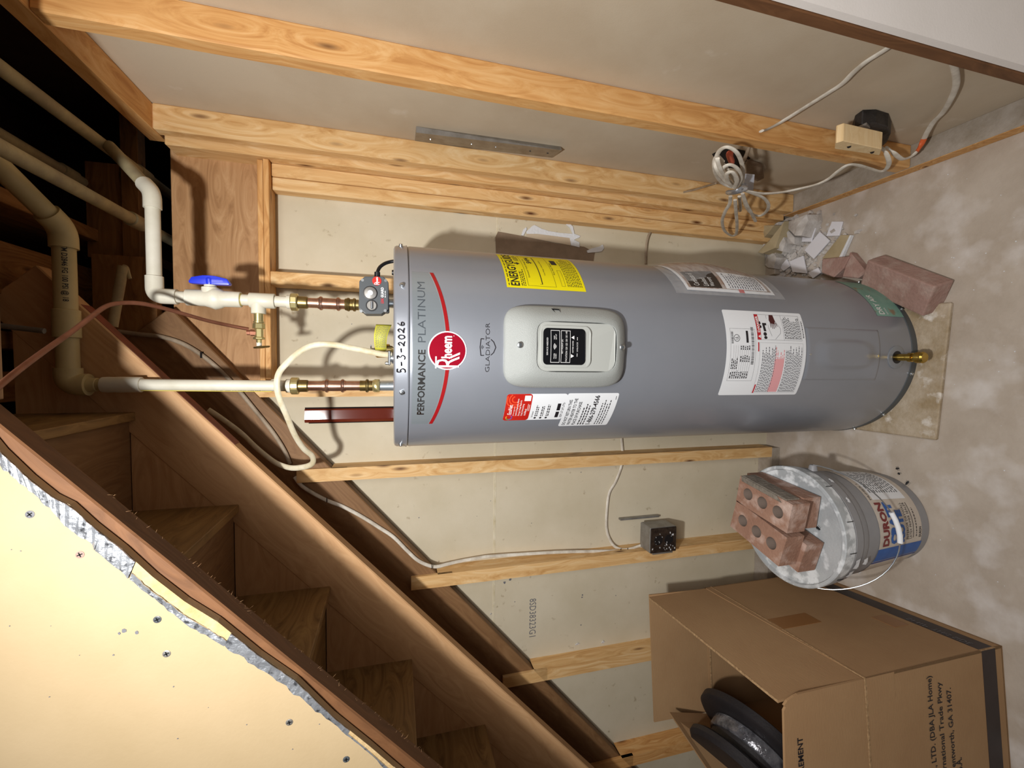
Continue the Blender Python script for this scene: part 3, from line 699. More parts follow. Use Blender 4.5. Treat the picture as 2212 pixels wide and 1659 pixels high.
# warning sticker
s3 = rpatch(-26.3, 24.8, .4195, .6665, .005, .0006, n=24).build('warning_sticker', PAPER, heater)
W3 = R(51.1) * RH; FW = HF(.4195, -26.3, .0011)
P_ = Print(FW); y0 = .1535
P_.frame(.040, .160, W3 - .050, .235, .0004).text('UL', W3 - .078, .2115, W3 - .070, .221, bold=.01).rect(W3 - .085, .1815, W3 - .055, .188)
line2(P_, [(W3 - .074 + .0085 * math.cos(R(q)), .2162 + .0085 * math.sin(R(q))) for q in range(0, 361, 20)], .0012)
for i in range(34): P_.rect(.082 + i * .0028, .1645, .082 + i * .0028 + .0008 + .0012 * rnd.random(), .1725)
for i in range(22): P_.rect(W3 - .088 + i * .0014, .2265, W3 - .088 + i * .0014 + .0003 + .0007 * rnd.random(), .2325)
for i in range(9): P_.rect(.046, .176 + i * .0062, W3 - .092, .1763 + i * .0062); P_.lines(.046, .1765 + i * .0062, .066, .1815 + i * .0062, 1, .55, word=.005); 
for i in range(5): P_.lines(.088, .1765 + i * .0062, .105, .1815 + i * .0062, 1, .55, word=.005); P_.lines(.118, .1765 + i * .0062, .130, .1815 + i * .0062, 1, .55, word=.004)
P_.lines(.070, .212, .100, .232, 4, .5, word=.005)
P_.frame(W3 - .0765, .012, W3 - .009, y0, .0004).rect(W3 - .0765, .070, W3 - .009, .0704).lines(W3 - .073, .014, W3 - .012, .068, 11, .42, word=.005).lines(W3 - .069, .004, W3 - .012, .010, 1, .4, word=.004)
# tap, water and hand pictogram
X0 = W3 - .0765
P_.poly([(X0 + .006 + .004 * math.cos(R(q)), .128 + .005 * math.sin(R(q))) for q in range(0, 360, 30)]).poly([(X0 + .015 + .005 * math.cos(R(q)), .129 + .0055 * math.sin(R(q))) for q in range(0, 360, 45)])
P_.poly([(X0 + .022, .124), (X0 + .042, .127), (X0 + .042, .1335), (X0 + .022, .1315)]).poly([(X0 + .038, .1335), (X0 + .044, .1335), (X0 + .044, .121), (X0 + .038, .121)])
P_.poly([(X0 + .034 + .004 * math.cos(R(q)), .140 + .003 * math.sin(R(q))) for q in range(0, 360, 40)]).poly([(X0 + .044 + .0045 * math.cos(R(q)), .141 + .003 * math.sin(R(q))) for q in range(0, 360, 40)])
line2(P_, [(X0 + .002, .098), (X0 + .018, .080), (X0 + .030, .078), (X0 + .052, .092)], .0006); line2(P_, [(X0 + .010, .108), (X0 + .030, .115), (X0 + .066, .116)], .0006)
P_.build('warning_print', INK, s3)
P_ = Print(FW)
hx = X0 + .040; P_.poly([(X0 + .067, .094), (X0 + .067, .106), (hx + .012, .110), (hx + .004, .107), (hx + .002, .095), (hx + .010, .091)])
for k in range(5): P_.poly([(hx + .006, .108 - k * .004), (hx + .006, .1055 - k * .004), (hx - .012 + abs(k - 1.5) * .003, .1065 - k * .005), (hx - .012 + abs(k - 1.5) * .003, .108 - k * .005)])
P_.build('hand_pictogram', mat('dark_red_print', '4A1518', .4), s3)
Print(FW).rect(X0, y0 - .0115, W3 - .009, y0, -.0001).build('danger_bar', INKR, s3)
Print(FW).rect(W3 - .106, y0 - .004, W3 - .083, y0 - .0005).build('red_heading', INKR, s3); Print(FW).rect(.006, y0 - .012, .030, y0 - .008).build('red_heading', INKR, s3)
P_ = Print(FW); P_.text('DANGER', X0 + .019, y0 - .0095, W3 - .014, y0 - .0022, bold=.03, lift=.0004).poly([(X0 + .004, y0 - .0098), (X0 + .013, y0 - .0098), (X0 + .0085, y0 - .002)], .0004); P_.build('danger_lettering', WHITEI, s3)
P_ = Print(FW); P_.frame(.006, .010, W3 - .0835, y0 - .006, .0003).lines(.009, .096, W3 - .088, .140, 9, .5, word=.005).lines(.009, .012, W3 - .086, .066, 12, .5, word=.005); P_.build('small_print', INKG, s3)
P_ = Print(FW); P_.rect(.009, .070, W3 * .44, .1). lines(.009, .068, W3 - .09, .098, 6, .6, word=.006); P_.build('pink_print', PINKI, s3)
# document pouch on the right flank: clear bag, booklet inside, standing off the jacket
def offp(th, z, o): return HP(th, z, RH + o)
po = empty('document_pouch', HP(55, .62)); po.parent = heater; po.matrix_parent_inverse = heater.matrix_basis.inverted()
mb = MB(); nU, nV = 12, 14; vs = []
for j in range(nV + 1):
    for i in range(nU + 1):
        a = i / nU; b = j / nV; th = 35 + 60 * a; z = .445 + .335 * b; o = .0008 + .020 * math.sin(pi * min(1, a * 1.2) * .5) * math.sin(pi * b) + .004 * math.sin(9 * a + 5 * b) * (a > .05) * math.sin(pi * b) * (1 if b > .8 else .3)
        vs.append(offp(th, z, max(o, .001)))
mb.add(vs, [(j * (nU + 1) + i, j * (nU + 1) + i + 1, (j + 1) * (nU + 1) + i + 1, (j + 1) * (nU + 1) + i) for j in range(nV) for i in range(nU)]).build('clear_bag', BAG, po, smooth=True)
def bk(a0, a1, b0, b1, off, name, mt, par, nU=10, nV=8):
    vs = []
    for j in range(nV + 1):
        for i in range(nU + 1):
            a = a0 + (a1 - a0) * i / nU; b = b0 + (b1 - b0) * j / nV; th = 38 + 54 * a; z = .472 + .272 * b; o = .0016 + off + .0175 * math.sin(pi * min(1, a * 1.2) * .5) * math.sin(pi * min(max(b, 0), 1)); vs.append(offp(th, z, o))
    return MB().add(vs, [(j * (nU + 1) + i, j * (nU + 1) + i + 1, (j + 1) * (nU + 1) + i + 1, (j + 1) * (nU + 1) + i) for j in range(nV) for i in range(nU)]).build(name, mt, par, smooth=True)
bk(0, 1, 0, 1, 0, 'booklet', PAPER, po)
bk(.04, .98, .03, .97, .0004, 'cover_photo', BOOKP, po)
bk(.05, .34, .60, .94, .0008, 'title_block', BOOKD, po)
bk(.05, .33, .07, .55, .0008, 'text_column', PAPER, po)
bk(.0, .05, .36, .42, .0009, 'red_tab', REDL, po)
def BKF(u, v, l=0):
    a, b = u, v; th = 38 + 54 * a; z = .472 + .272 * b; o = .0016 + .0014 + .0175 * math.sin(pi * min(1, a * 1.2) * .5) * math.sin(pi * b); return offp(th, z, o)
Print(BKF).text('Certificate of', .07, .84, .30, .90).text('Limited', .07, .74, .20, .80).text('Warranty', .07, .66, .22, .72).build('booklet_title', WHITEI, po)
Print(BKF).lines(.06, .10, .31, .52, 14, .35, word=.03).build('booklet_text', INKG, po)
# green sticker low on the right
gs = patch(26.4, 68, .030, .140, .0006, 14)
for i, v in enumerate(gs.v): pass
gso = gs.build('green_sticker', GREENL, heater)
Print(HF(.030, 26.4, .0012)).text('DRY AIR', .006, .078, .082, .098, bold=.01).text('SAVER', .006, .064, .030, .070).build('green_lettering', WHITEI, gso)
# lower access panel
mb = MB(); n1, n2 = 36, 60; vs = []
def hsm(x): x = max(0, min(1, x)); return x * x * (3 - 2 * x)
for j in range(n2 + 1):
    for i in range(n1 + 1):
        th = -16.6 + 32.6 * i / n1; z = .160 + .256 * j / n2
        u = uu(th + .3); eu = min(th + 16.6, 16.0 - th) / 1.1; ez = min(z - .160, .416 - z) / .005
        hgt = .0028 * hsm(min(eu, ez))
        uq = u / .034; zq = (z - .285) / .088
        dd = (abs(uq) ** 3.2 + abs(zq) ** 3.2) ** (1 / 3.2)
        hgt += .0085 * hsm((1.28 - dd) / .5) * (.55 + .45 * hsm((z - .16) / .2))
        vs.append(HP(th, z, RH + .0004 + hgt))
mb.add(vs, [(j * (n1 + 1) + i, j * (n1 + 1) + i + 1, (j + 1) * (n1 + 1) + i + 1, (j + 1) * (n1 + 1) + i) for j in range(n2) for i in range(n1)])
ap = mb.build('access_panel', HEATG, heater, smooth=True)
for z in (.408, .172):
    p = HP(-.8, z, RH + .002); MB().lathe(p, HP(-.8, z, 1) - HP(-.8, z, .5), [(0, .0035), (.0025, .003)], 12).build('panel_screw', STEEL, ap, smooth=True)
# drain valve
p = HP(-1.4, .098, RH); d = (HP(-1.4, .098, 1) - HP(-1.4, .098, .5)).normalized()
dv = empty('drain_valve', p); dv.parent = heater; dv.matrix_parent_inverse = heater.matrix_basis.inverted()
MB().lathe(p, d, [(-.002, .032), (.0008, .032), (.0016, .030), (.0018, .016)], 36).build('escutcheon', RIMG, dv, smooth=True)
MB().lathe(p + d * .0019, d, [(0, .0175), (.0005, .0175)], 30).build('port_hole', BLACK, dv)
MB().lathe(p, d, [(0, .0095), (.030, .0095), (.031, .0125), (.040, .0125), (.041, .0095), (.048, .0095)], 24).build('valve_body', BRASS, dv, smooth=True)
MB().lathe(p + d * .048, (0, 0, -1) if False else d, [(0, .0145), (.003, .0155), (.006, .0145), (.009, .0155), (.012, .0145), (.016, .0155), (.020, .0125)], 28).build('hose_outlet', BRASS, dv, smooth=True)
MB().box(p + d * .038 + Vector((-.003, -.006, .009)), p + d * .038 + Vector((.003, .006, .019))).build('valve_stem', BRASS, dv, bevel=.001)
# relief valve with its tag, and the power entry
TOPZ = 1.4535
rv = empty('relief_valve', (.028, CY, TOPZ)); rv.parent = heater; rv.matrix_parent_inverse = heater.matrix_basis.inverted()
MB().lathe((.030, CY + .005, TOPZ), (0, 0, 1), [(0, .010), (.004, .013), (.008, .0135), (.010, .0175), (.040, .0175), (.043, .015), (.046, .010)], 28).build('valve_body', BRASS, rv, smooth=True)
MB().lathe((.030, CY + .005, 1.462), (0, -1, 0), [(0, .011), (.024, .012), (.026, .010)], 24).build('outlet', BRASSD, rv, smooth=True)
MB().lathe((.030, CY + .005, 1.499), (0, 0, 1), [(0, .007), (.009, .007), (.010, .004)], 16).build('test_stem', STEEL, rv, smooth=True)
MB().box((.020, CY - .006, 1.506), (.044, CY + .004, 1.509)).build('test_lever', STEEL, rv, bevel=.0008)
mb = MB(); vs = []
for i in range(13):
    t = i / 12; ang = -.25 + t * 1.75
    x = .030 + .060 * t * 1.02; y = 1.085 - .02 * math.sin(pi * t); z0 = 1.4575 + .014 * math.sin(pi * t) * .3 + .012 * (1 - t); z1 = 1.4935 + .003 * math.sin(pi * t) + .002 * (1 - t)
    vs += [Vector((x, y, z0)), Vector((x, y, z1))]
mb.add(vs, [(2 * i, 2 * i + 2, 2 * i + 3, 2 * i + 1) for i in range(12)])
tg = mb.build('warning_tag', TAGY, rv, smooth=True); sd = tg.modifiers.new('s', 'SOLIDIFY'); sd.thickness = .0006
def TG(u, v, l=0):
    t = u; z0 = 1.4575 + .014 * math.sin(pi * t) * .3 + .012 * (1 - t); z1 = 1.4935 + .003 * math.sin(pi * t) + .002 * (1 - t)
    return Vector((.030 + .0612 * t, 1.085 - .02 * math.sin(pi * t) - .0009, z0 + (z1 - z0) * v))
Print(TG).lines(.1, .08, .94, .92, 11, .45, word=.05, ragged=False).build('tag_print', INKG, rv)
ce = empty('cable_clamp', (.012, CY - .03, TOPZ)); ce.parent = heater; ce.matrix_parent_inverse = heater.matrix_basis.inverted()
MB().lathe((.012, CY - .03, TOPZ), (0, 0, 1), [(0, .014), (.004, .014), (.005, .010), (.012, .010)], 20).build('clamp_ring', STEEL, ce, smooth=True)
MB().box((-.006, CY - .042, TOPZ + .007), (.030, CY - .018, TOPZ + .013)).build('clamp_bar', STEEL, ce, bevel=.002)
for x in (-.001, .025): MB().lathe((x, CY - .030, TOPZ + .008), (0, 0, 1), [(0, .0042), (.010, .0042), (.012, .003)], 12).build('clamp_screw', STEEL, ce, smooth=True)
MB().lathe((-.0587, CY, TOPZ), (0, 0, 1), [(0, .0118), (.0335, .0118)], 28).build('hot_nipple', CHROME, heater, smooth=True)
MB().lathe((.1495, CY, TOPZ), (0, 0, 1), [(0, .0118), (.018, .0118)], 28).build('cold_nipple', CHROME, heater, smooth=True)
MB().lathe((.225, CY - .005, TOPZ), (0, 0, 1), [(0, .007), (.004, .006)], 14).build('grommet', BLACK, heater, smooth=True)

# concrete pad under the heater
pad = tag(MB().prism([Vector((-.195, .835, 0)), Vector((.180, .818, 0)), Vector((.205, 1.36, 0)), Vector((-.20, 1.36, 0))], (0, 0, .0135)).build('concrete_pad', CONC2, bevel=.003), 'thin square concrete pad on the floor beneath the tall grey heater', 'pad')

# ================================================================== PIPES
def ring(mb, p0, ax, z, r, w=.0035):       # press-fit bead
    mb.lathe(Vector(p0) + Vector(ax) * (z - w), ax, [(0, r * .95), (w * .35, r * 1.0), (w, r * 1.05), (w * 1.65, r * 1.0), (w * 2, r * .95)], 24)
cold = thing('cold_water_pipe', (.1415, CY, 1.536), 'white plastic cold water pipe with a blue valve handle above the heater', 'pipe')
XC = .1415; Zp = lambda x: onY(x, 650, CY).z
U = (0, 0, 1)
c = [(XC, CY), ]
def seg(name, mt, x, z0, z1, prof, par, n=28): return MB().lathe((x, CY, z0), U, prof, n).build(name, mt, par, smooth=True)
rp = .0128
seg('brass_coupling', BRASSD, XC, 1.536, 1.568, [(0, .013), (.006, .013), (.007, .0155), (.010, .0165), (.013, .0155), (.014, .0138), (.020, .0138), (.021, .0158), (.0245, .0168), (.027, .0155), (.032, .0138)], cold)
seg('copper_tube', COPPER, XC, 1.566, 1.656, [(0, .0118), (.090, .0118)], cold)
mb = MB(); mb.lathe((XC, CY, 1.577), U, [(0, .0132), (.052, .0132)], 28)
for z in (1.583, 1.622): ring(mb, (XC, CY, 0), U, z, .0160)
mb.build('press_coupling', COPPER, cold, smooth=True)
seg('union_tail', BRASSD, XC, 1.650, 1.674, [(0, .012), (.003, .0145), (.022, .0148)], cold)
MB().lathe((XC, CY, 1.672), U, [(0, .0195), (.002, .0212), (.014, .0212), (.016, .0195)], 10).build('union_nut', BRASSP, cold, bevel=.0006)
seg('union_socket', PVC, XC, 1.686, 1.724, [(0, .0162), (.010, .0162), (.011, .0128), (.038, .0128)], cold)
mb = MB().lathe((XC, CY, 1.722), U, [(0, .0168), (.001, .0175), (.052, .0175), (.053, .0168)], 28)
mb.lathe((XC, CY, 1.757), (-1, 0, 0), [(0, .0155), (.030, .0155), (.0305, .0148)], 28).build('tee', PVC, cold, smooth=True)
seg('pipe', PVC, XC, 1.774, 1.795, [(0, rp), (.021, rp)], cold)
v = MB().lathe((XC, CY, 1.7925), U, [(0, .0168), (.001, .0178), (.034, .0182), (.040, .0215), (.052, .0250), (.062, .0215), (.072, .0185), (.108, .0180), (.109, .0165)], 32).build('ball_valve', PVC, cold, smooth=True)
MB().lathe((XC, CY, 1.8545), (1, 0, 0), [(.012, .017), (.024, .017), (.0245, .012), (.030, .012)], 28).build('valve_neck', PVC, v, smooth=True)
mb = MB(); mb.lathe((XC + .030, CY, 1.8545), (1, 0, 0), [(0, .010), (.014, .0105), (.016, .008)], 20)
hp = [Vector((XC + .031 + a, CY - .0, 1.8545 + b)) for a, b in [(0, -.040), (.004, -.042), (.014, -.036), (.019, -.012), (.0195, 0), (.019, .012), (.014, .034), (.004, .040), (0, .038), (-.001, 0)]]
mb.prism([p + Vector((0, -.0085, 0)) for p in hp], (0, .017, 0)); mb.build('valve_handle', BLUE, v, bevel=.002, seg=2, smooth=True)
seg('glue_line', GLUE, XC, 1.7915, 1.794, [(0, .0145), (.0016, .0145)], cold)
seg('glue_line', GLUE, XC, 1.9245, 1.928, [(0, .0148), (.002, .0148)], cold)
seg('pipe', PVC, XC, 1.900, 1.930, [(0, rp), (.03, rp)], cold)
ze = 1.9615
def elbow(name, mt, a, ca, cb, par, r=.0168, sock=.026, n=20):
    """elbow centred at a, sockets running along unit vectors ca, cb"""
    a = Vector(a); ca = Vector(ca).normalized(); cb = Vector(cb).normalized(); k = r * 1.0; mb = MB()
    pts = [a + ca * (sock + k)] + [(a + ca * k) * (1 - t) ** 2 + a * 2 * t * (1 - t) + (a + cb * k) * t * t for t in [i / 8 for i in range(9)]] + [a + cb * (sock + k)]
    mb.tube(pts, r, n); return mb.build(name, mt, par, smooth=True)
elbow('elbow', PVC, (XC, CY, ze), (0, 0, -1), (1, 0, 0), cold)
MB().cyl((XC + .03, CY, ze), (.352, CY, ze), .0138, 28).build('horizontal_run', PVC, cold, smooth=True)
b2 = (Vector((.500, 1.235, 2.095)) - Vector((.366, CY, ze))).normalized()
elbow('elbow', PVC, (.366, CY, ze), (-1, 0, 0), b2, cold, .0168, .018)
MB().cyl(Vector((.366, CY, ze)) + b2 * .03, Vector((.366, CY, ze)) + b2 * .20, .0132, 28).build('overhead_run', PVCO, cold, smooth=True)
# tee branch: stop valve
sv = MB().lathe((XC - .030, CY, 1.757), (-1, 0, 0), [(0, .0098), (.018, .0098), (.019, .0115), (.022, .0115)], 20).build('branch_nipple', BRASSP, cold, smooth=True)
MB().lathe((.0885, CY, 1.757), (-1, 0, 0), [(0, .0125), (.012, .0135), (.013, .0095), (.032, .0095), (.033, .0125), (.037, .0125), (.038, .006), (.046, .006)], 6).build('stop_valve_body', BRASSP, cold, bevel=.0006)
MB().lathe((.044, CY, 1.757), (-1, 0, 0), [(0, .0055), (.010, .0055)], 16).build('valve_stem', PVC, cold, smooth=True)
mb = MB(); mb.lathe((.036, CY, 1.752), (-1, 0, -.12), [(0, .004), (.001, .0175), (.0030, .0180), (.0045, .0165), (.0055, .006)], 8); mb.build('stop_valve_handle', BRASSD, cold, smooth=True)
MB().lathe((.0665, CY, 1.762), (0, 0, 1), [(0, .0075), (.012, .0078), (.013, .0060), (.020, .0058)], 6).build('compression_nut', COPPERO, cold)

hot = thing('hot_water_pipe', (-.058, CY, 1.487), 'white plastic hot water pipe rising from the heater to an overhead elbow', 'pipe')
XH = -.0578
seg('brass_coupling', BRASSP, XH, 1.487, 1.504, [(0, .0155), (.002, .0165), (.012, .0165), (.014, .0150), (.017, .0140)], hot, 8)
mb = MB().lathe((XH, CY, 1.502), U, [(0, .0130), (.032, .0132)], 28); ring(mb, (XH, CY, 0), U, 1.517, .0162); mb.build('brass_press_end', BRASSD, hot, smooth=True)
seg('copper_tube', COPPER, XH, 1.532, 1.657, [(0, .0118), (.125, .0118)], hot)
mb = MB().lathe((XH, CY, 1.567), U, [(0, .0132), (.053, .0132)], 28)
for z in (1.574, 1.610): ring(mb, (XH, CY, 0), U, z, .0160)
mb.build('press_coupling', COPPER, hot, smooth=True)
seg('union_tail', BRASSD, XH, 1.651, 1.674, [(0, .012), (.003, .0145), (.021, .0148), (.023, .019)], hot)
MB().lathe((XH, CY, 1.673), U, [(0, .0185), (.001, .0205), (.015, .0205), (.017, .0185)], 30).build('union_nut', BRASSP, hot, bevel=.0004)
seg('union_socket', PVC, XH, 1.688, 1.702, [(0, .0165), (.012, .0160), (.014, .013)], hot)
XH2 = -.0545
MB().cyl((XH, CY, 1.700), (XH2, CY, 1.996), .0128, 28).build('riser_pipe', PVC, hot, smooth=True)
MB().cyl((XH - .013, CY - .0045, 1.73), (XH2 - .013, CY - .0045, 1.99), .0009, 6).build('yellow_stripe', GLUE, hot)
def HL(u, v, l=0):
    a = R(-62) + v / .0130; return Vector((XH + .0012 + math.sin(a) * .0132, CY - math.cos(a) * .0132, u))
mb = MB(); 
def RT(name, st, z0, z1, ang, rr, x, par, mt, h=.006, y=CY):
    def f(u, v, l=0): a = R(ang) + v / rr; return Vector((x + math.sin(a) * (rr + .0005), y - math.cos(a) * (rr + .0005), z0 + (z1 - z0) * (1 - u)))
    Print(f).text(st, 0, -h / 2, 1, h / 2, bold=.01).build(name, mt, par)
RT('pipe_lettering', 'HARVEL CTS 3/4 CPVC 4120 SDR 11', 1.745, 1.855, -72, .0129, XH + .001, hot, INK, .005)
seg('coupling', PVC, XH2, 1.990, 2.062, [(0, .0158), (.001, .0170), (.040, .0175), (.050, .0168), (.062, .0172), (.071, .0165), (.072, .0140)], hot)
seg('reducer', PVCD, XH2, 2.060, 2.092, [(0, .0135), (.010, .0132), (.011, .0145), (.032, .0165)], hot)
ZB = 2.121
elbow('elbow', PVCD, (XH2, CY, ZB), (0, 0, -1), (1, 0, 0), hot, .0235, .012, 24)
MB().cyl((XH2 + .03, CY, ZB), (.262, CY, ZB), .0190, 30).build('horizontal_run', PVCD, hot, smooth=True)
MB().lathe((.045, CY, ZB), (1, 0, 0), [(0, .0215), (.001, .0228), (.058, .0228), (.059, .0215)], 28).build('coupling', PVCD, hot, smooth=True)
b4 = (onZ(0, 355, 2.15) - Vector((.2774, CY, ZB))).normalized()
elbow('elbow', PVCD, (.272, CY, ZB), (-1, 0, 0), b4, hot, .0235, .016, 24)
MB().cyl(Vector((.272, CY, ZB)) + b4 * .03, Vector((.272, CY, ZB)) + b4 * .34, .0190, 30).build('overhead_run', PVCD, hot, smooth=True)
def HB(u, v, l=0):
    a = R(28) + v / .019; return Vector((.248 - u * .128, CY - math.cos(a) * .0195, ZB - math.sin(a) * .0195))
Print(HB).text('ASTM D2846 FG 100 PSI @ 18', 0, -.006, 1, .006, bold=.012, flip=False).build('pipe_lettering', INK, hot)

# leak shut-off box on the cold inlet
lb = thing('leak_shutoff_box', (.16, 1.09, 1.467), 'dark grey leak sensor box with a round red badge and dial on the cold inlet', 'shutoff device')
FY = 1.082
def fp(x, y): return onY(x, y, FY)
outl = [(776, 607), (788, 597), (828, 597), (839, 609), (839, 668), (824, 678), (789, 678), (775, 666)]
P8 = [fp(x, y) for x, y in outl]
MB().prism(P8, (0, .052, 0)).build('housing', DKGREY, lb, bevel=.002, seg=2)
Pb = [p + Vector((0, .010, 0)) for p in [fp(775, 600), fp(840, 600), fp(840, 680), fp(775, 680)]]
MB().prism([P8[7] + Vector((-.006, .012, -.002)), P8[0] + Vector((.004, .012, 0)), P8[3] + Vector((.004, .012, 0)), P8[4] + Vector((-.006, .012, -.002))], (0, .036, 0)).build('back_shell', DKGREY, lb, bevel=.003)
cxp = lambda x, y, d=0: fp(x, y) + Vector((0, -d, 0))
bd = MB().lathe(cxp(814, 607), (0, -1, 0), [(-.001, .0104), (.0012, .0104)], 28).build('red_badge', REDL, lb, smooth=True)
o0 = cxp(814, 607, .0018)
Print(lambda u, v, l=0: o0 + Vector((u, 0, v))).text('R', -.0088, -.006, -.0022, .0058).text('heem', -.004, -.0028, .0085, .0030, bold=.03).build('badge_lettering', WHITEI, bd)
MB().lathe(cxp(800, 633), (0, -1, 0), [(-.001, .0165), (.0005, .0165), (.0008, .0148)], 32).build('button_ring', BLACK, lb, smooth=True)
MB().lathe(cxp(800, 633, .0005), (0, -1, 0), [(-.001, .0145), (.003, .0142), (.0042, .012)], 32).build('button', GALV, lb, smooth=True)
MB().lathe(cxp(800, 633, .0045), (0, -1, 0), [(-.001, .0062), (.0008, .0060)], 24).build('button_light', PAPER, lb, smooth=True)
MB().lathe(cxp(803, 660), (0, -1, 0), [(-.001, .0135), (.0005, .0135)], 28).build('dial_ring', BLACK, lb)
MB().lathe(cxp(803, 660, .0004), (0, -1, 0), [(-.001, .0112), (.003, .0105)], 24).build('dial', GALV, lb, smooth=True)
MB().box(cxp(803, 660, .009) + Vector((-.009, 0, -.0022)), cxp(803, 660, .0) + Vector((.009, 0, .0022))).build('dial_grip', STEEL, lb, bevel=.0012)
o1 = fp(826, 650) + Vector((0, -.0006, 0))
Print(lambda u, v, l=0: o1 + Vector((u, 0, v))).text('GUARD', .008, -.003, .032, .0035, bold=.03).lines(.008, -.008, .030, -.005, 1, .5, word=.004).build('box_lettering', WHITEI, lb)
Print(lambda u, v, l=0: o1 + Vector((u, 0, v))).text('LEAK', -.006, -.003, .0065, .0035, bold=.03).build('box_red_lettering', INKR, lb)
for (x, y) in [(783, 605), (833, 606), (780, 672), (832, 671)]: MB().lathe(cxp(x, y, -.003), (0, -1, 0), [(0, .0036), (.0035, .0034)], 14).build('corner_screw', STEEL, lb, smooth=True)
mb = MB(); pA = onY(815, 597, 1.10); pB = onY(846, 566, 1.13)
mb.tube(catmull([pA + Vector((-.004, 0, 0)), onY(815, 590, 1.10), onY(820, 578, 1.11), onY(830, 570, 1.12), onY(841, 566, 1.13), pB + Vector((.003, 0, -.008))], 6), .0042, 12); mb.build('sensor_cable', BLACK, lb, smooth=True)
MB().cyl(pA + Vector((-.002, 0, 0)), onY(815, 588, 1.10), .0068, 14).build('cable_boot', BLACK, lb, smooth=True)

# overhead pipes running along the joists
def opipe(k, z, y0, y1, r, label, coup=None, mt=PVCO):
    x = k * (z - H0); o = thing('overhead_pipe', (x, y0, z), label, 'pipe')
    MB().cyl((x, y0, z), (x, y1, z), r, 24).build('tube', mt, o, smooth=True)
    if coup: MB().lathe((x, coup, z), (0, 1, 0), [(0, r), (.001, r * 1.28), (.05, r * 1.28), (.051, r)], 24).build('coupling', mt, o, smooth=True)
    return o
opipe(.553, 2.07, .64, 1.9, .0135, 'cream plastic pipe between the joists, the longest one crossing behind the white elbow', 1.27)
opipe(.762, 2.10, .64, 1.9, .0130, 'cream plastic pipe nearest the right wall top plate', 1.37)
opipe(.587, 2.24, .64, 1.7, .0125, 'dusty grey pipe highest up in the joist bay', 1.33, PVCO)

# ================================================================== CABLES AND TUBES
def cable(name, pts, r, w, hint, mt, label, group=None, par=None, k=7, closed=False):
    o = MB().tube(catmull(pts, k, closed), r, 12, w=w, hint=hint, closed=closed).build(name, mt, par, smooth=True)
    if label: tag(o, label, 'cable', group)
    return o
def Yp(L, y): return [onY(p[0], p[1], y if len(p) == 2 else p[2]) for p in L]
cable('power_cable', Yp([(846, 767, 1.10), (825, 765, 1.10), (790, 758, 1.10), (750, 750, 1.10), (715, 744, 1.10), (680, 745, 1.10), (650, 758, 1.10), (622, 782, 1.098), (603, 805, 1.095), (598, 832, 1.095), (604, 862, 1.10), (620, 900, 1.12), (636, 938, 1.15), (655, 968, 1.18), (674, 985, 1.20), (675, 1000, 1.215), (660, 1008, 1.23), (630, 1011, 1.25), (600, 1002, 1.28), (575, 985, 1.30), (548, 962, 1.31), (520, 935, 1.32), (480, 905, 1.32), (450, 885, 1.32)], 0),
      .0042, .0072, (0, -1, .2), CABLE, 'loose cream flat cable looping from the heater top around the hot pipe')
cable('copper_tube', Yp([(-20, 850, .66), (0, 832, .68), (50, 792, .74), (100, 755, .80), (150, 720, .86), (190, 690, .90), (225, 664, .94), (255, 655, .97), (300, 655, 1.0), (350, 665, 1.03), (400, 679, 1.06), (450, 693, 1.09), (500, 704, 1.12), (537, 711, 1.134)], 0),
      .0040, .0040, None, COPPERO, 'thin dull copper tube curving from the small brass valve to the upper left')
# cables stapled to the stairs and the back wall
sc1 = cable('stapled_cable', Yp([(255, 716, 1.345), (300, 722, 1.345), (350, 728, 1.345), (400, 745, 1.345), (450, 778, 1.345), (500, 825, 1.345), (550, 885, 1.345), (590, 935, 1.345), (615, 975, 1.345), (626, 1002, 1.345)], 0), .0035, .0055, (0, -1, 0), CABLEO, 'old dusty cable arching over the upper dark face of the rear stair stringer')
MB().box(onY(436, 767, 1.342) - Vector((.008, .001, .001)), onY(436, 767, 1.350) + Vector((.008, .001, .001))).build('staple', GAP, sc1)
sc2 = cable('stapled_cable', Yp([(636, 1030, 1.345), (655, 1052, 1.345), (700, 1078, 1.345), (740, 1094, 1.345), (780, 1115, 1.345), (820, 1140, 1.345), (850, 1160, 1.345), (880, 1190, 1.345), (905, 1212, 1.345), (937, 1224, 1.352), (965, 1219, 1.36), (990, 1213, 1.372), (1040, 1204, 1.375), (1068, 1201, 1.375), (1130, 1197, 1.375), (1200, 1193, 1.372), (1270, 1191, 1.372), (1330, 1190, 1.372), (1352, 1188, 1.372), (1385, 1184, 1.37), (1412, 1176, 1.355), (1425, 1172, 1.34)], 0), .0028, .0052, (.6, -1, 0), CABLEW, 'long white cable running along the second stud left of the heater')
for x, y in [(706, 1080), (933, 1224), (1341, 1190), (1356, 1189)]:
    MB().cyl(onY(x, y - 5, 1.366 if x > 1000 else 1.340), onY(x, y + 5, 1.366 if x > 1000 else 1.340), .0012, 6).build('staple', GAP, sc2)
sc3 = cable('stapled_cable', Yp([(1341, 930, 1.398), (1343, 955, 1.398), (1345, 985, 1.398), (1342, 1008, 1.398), (1330, 1040, 1.398), (1316, 1065, 1.398), (1311, 1100, 1.398), (1310, 1140, 1.398), (1317, 1165, 1.395), (1330, 1182, 1.385), (1352, 1187, 1.372), (1385, 1178, 1.36), (1410, 1168, 1.35), (1427, 1162, 1.34)], 0), .0028, .0050, (0, -1, 0), CABLEW, 'white cable coming from behind the heater and curving down to the dark outlet box')
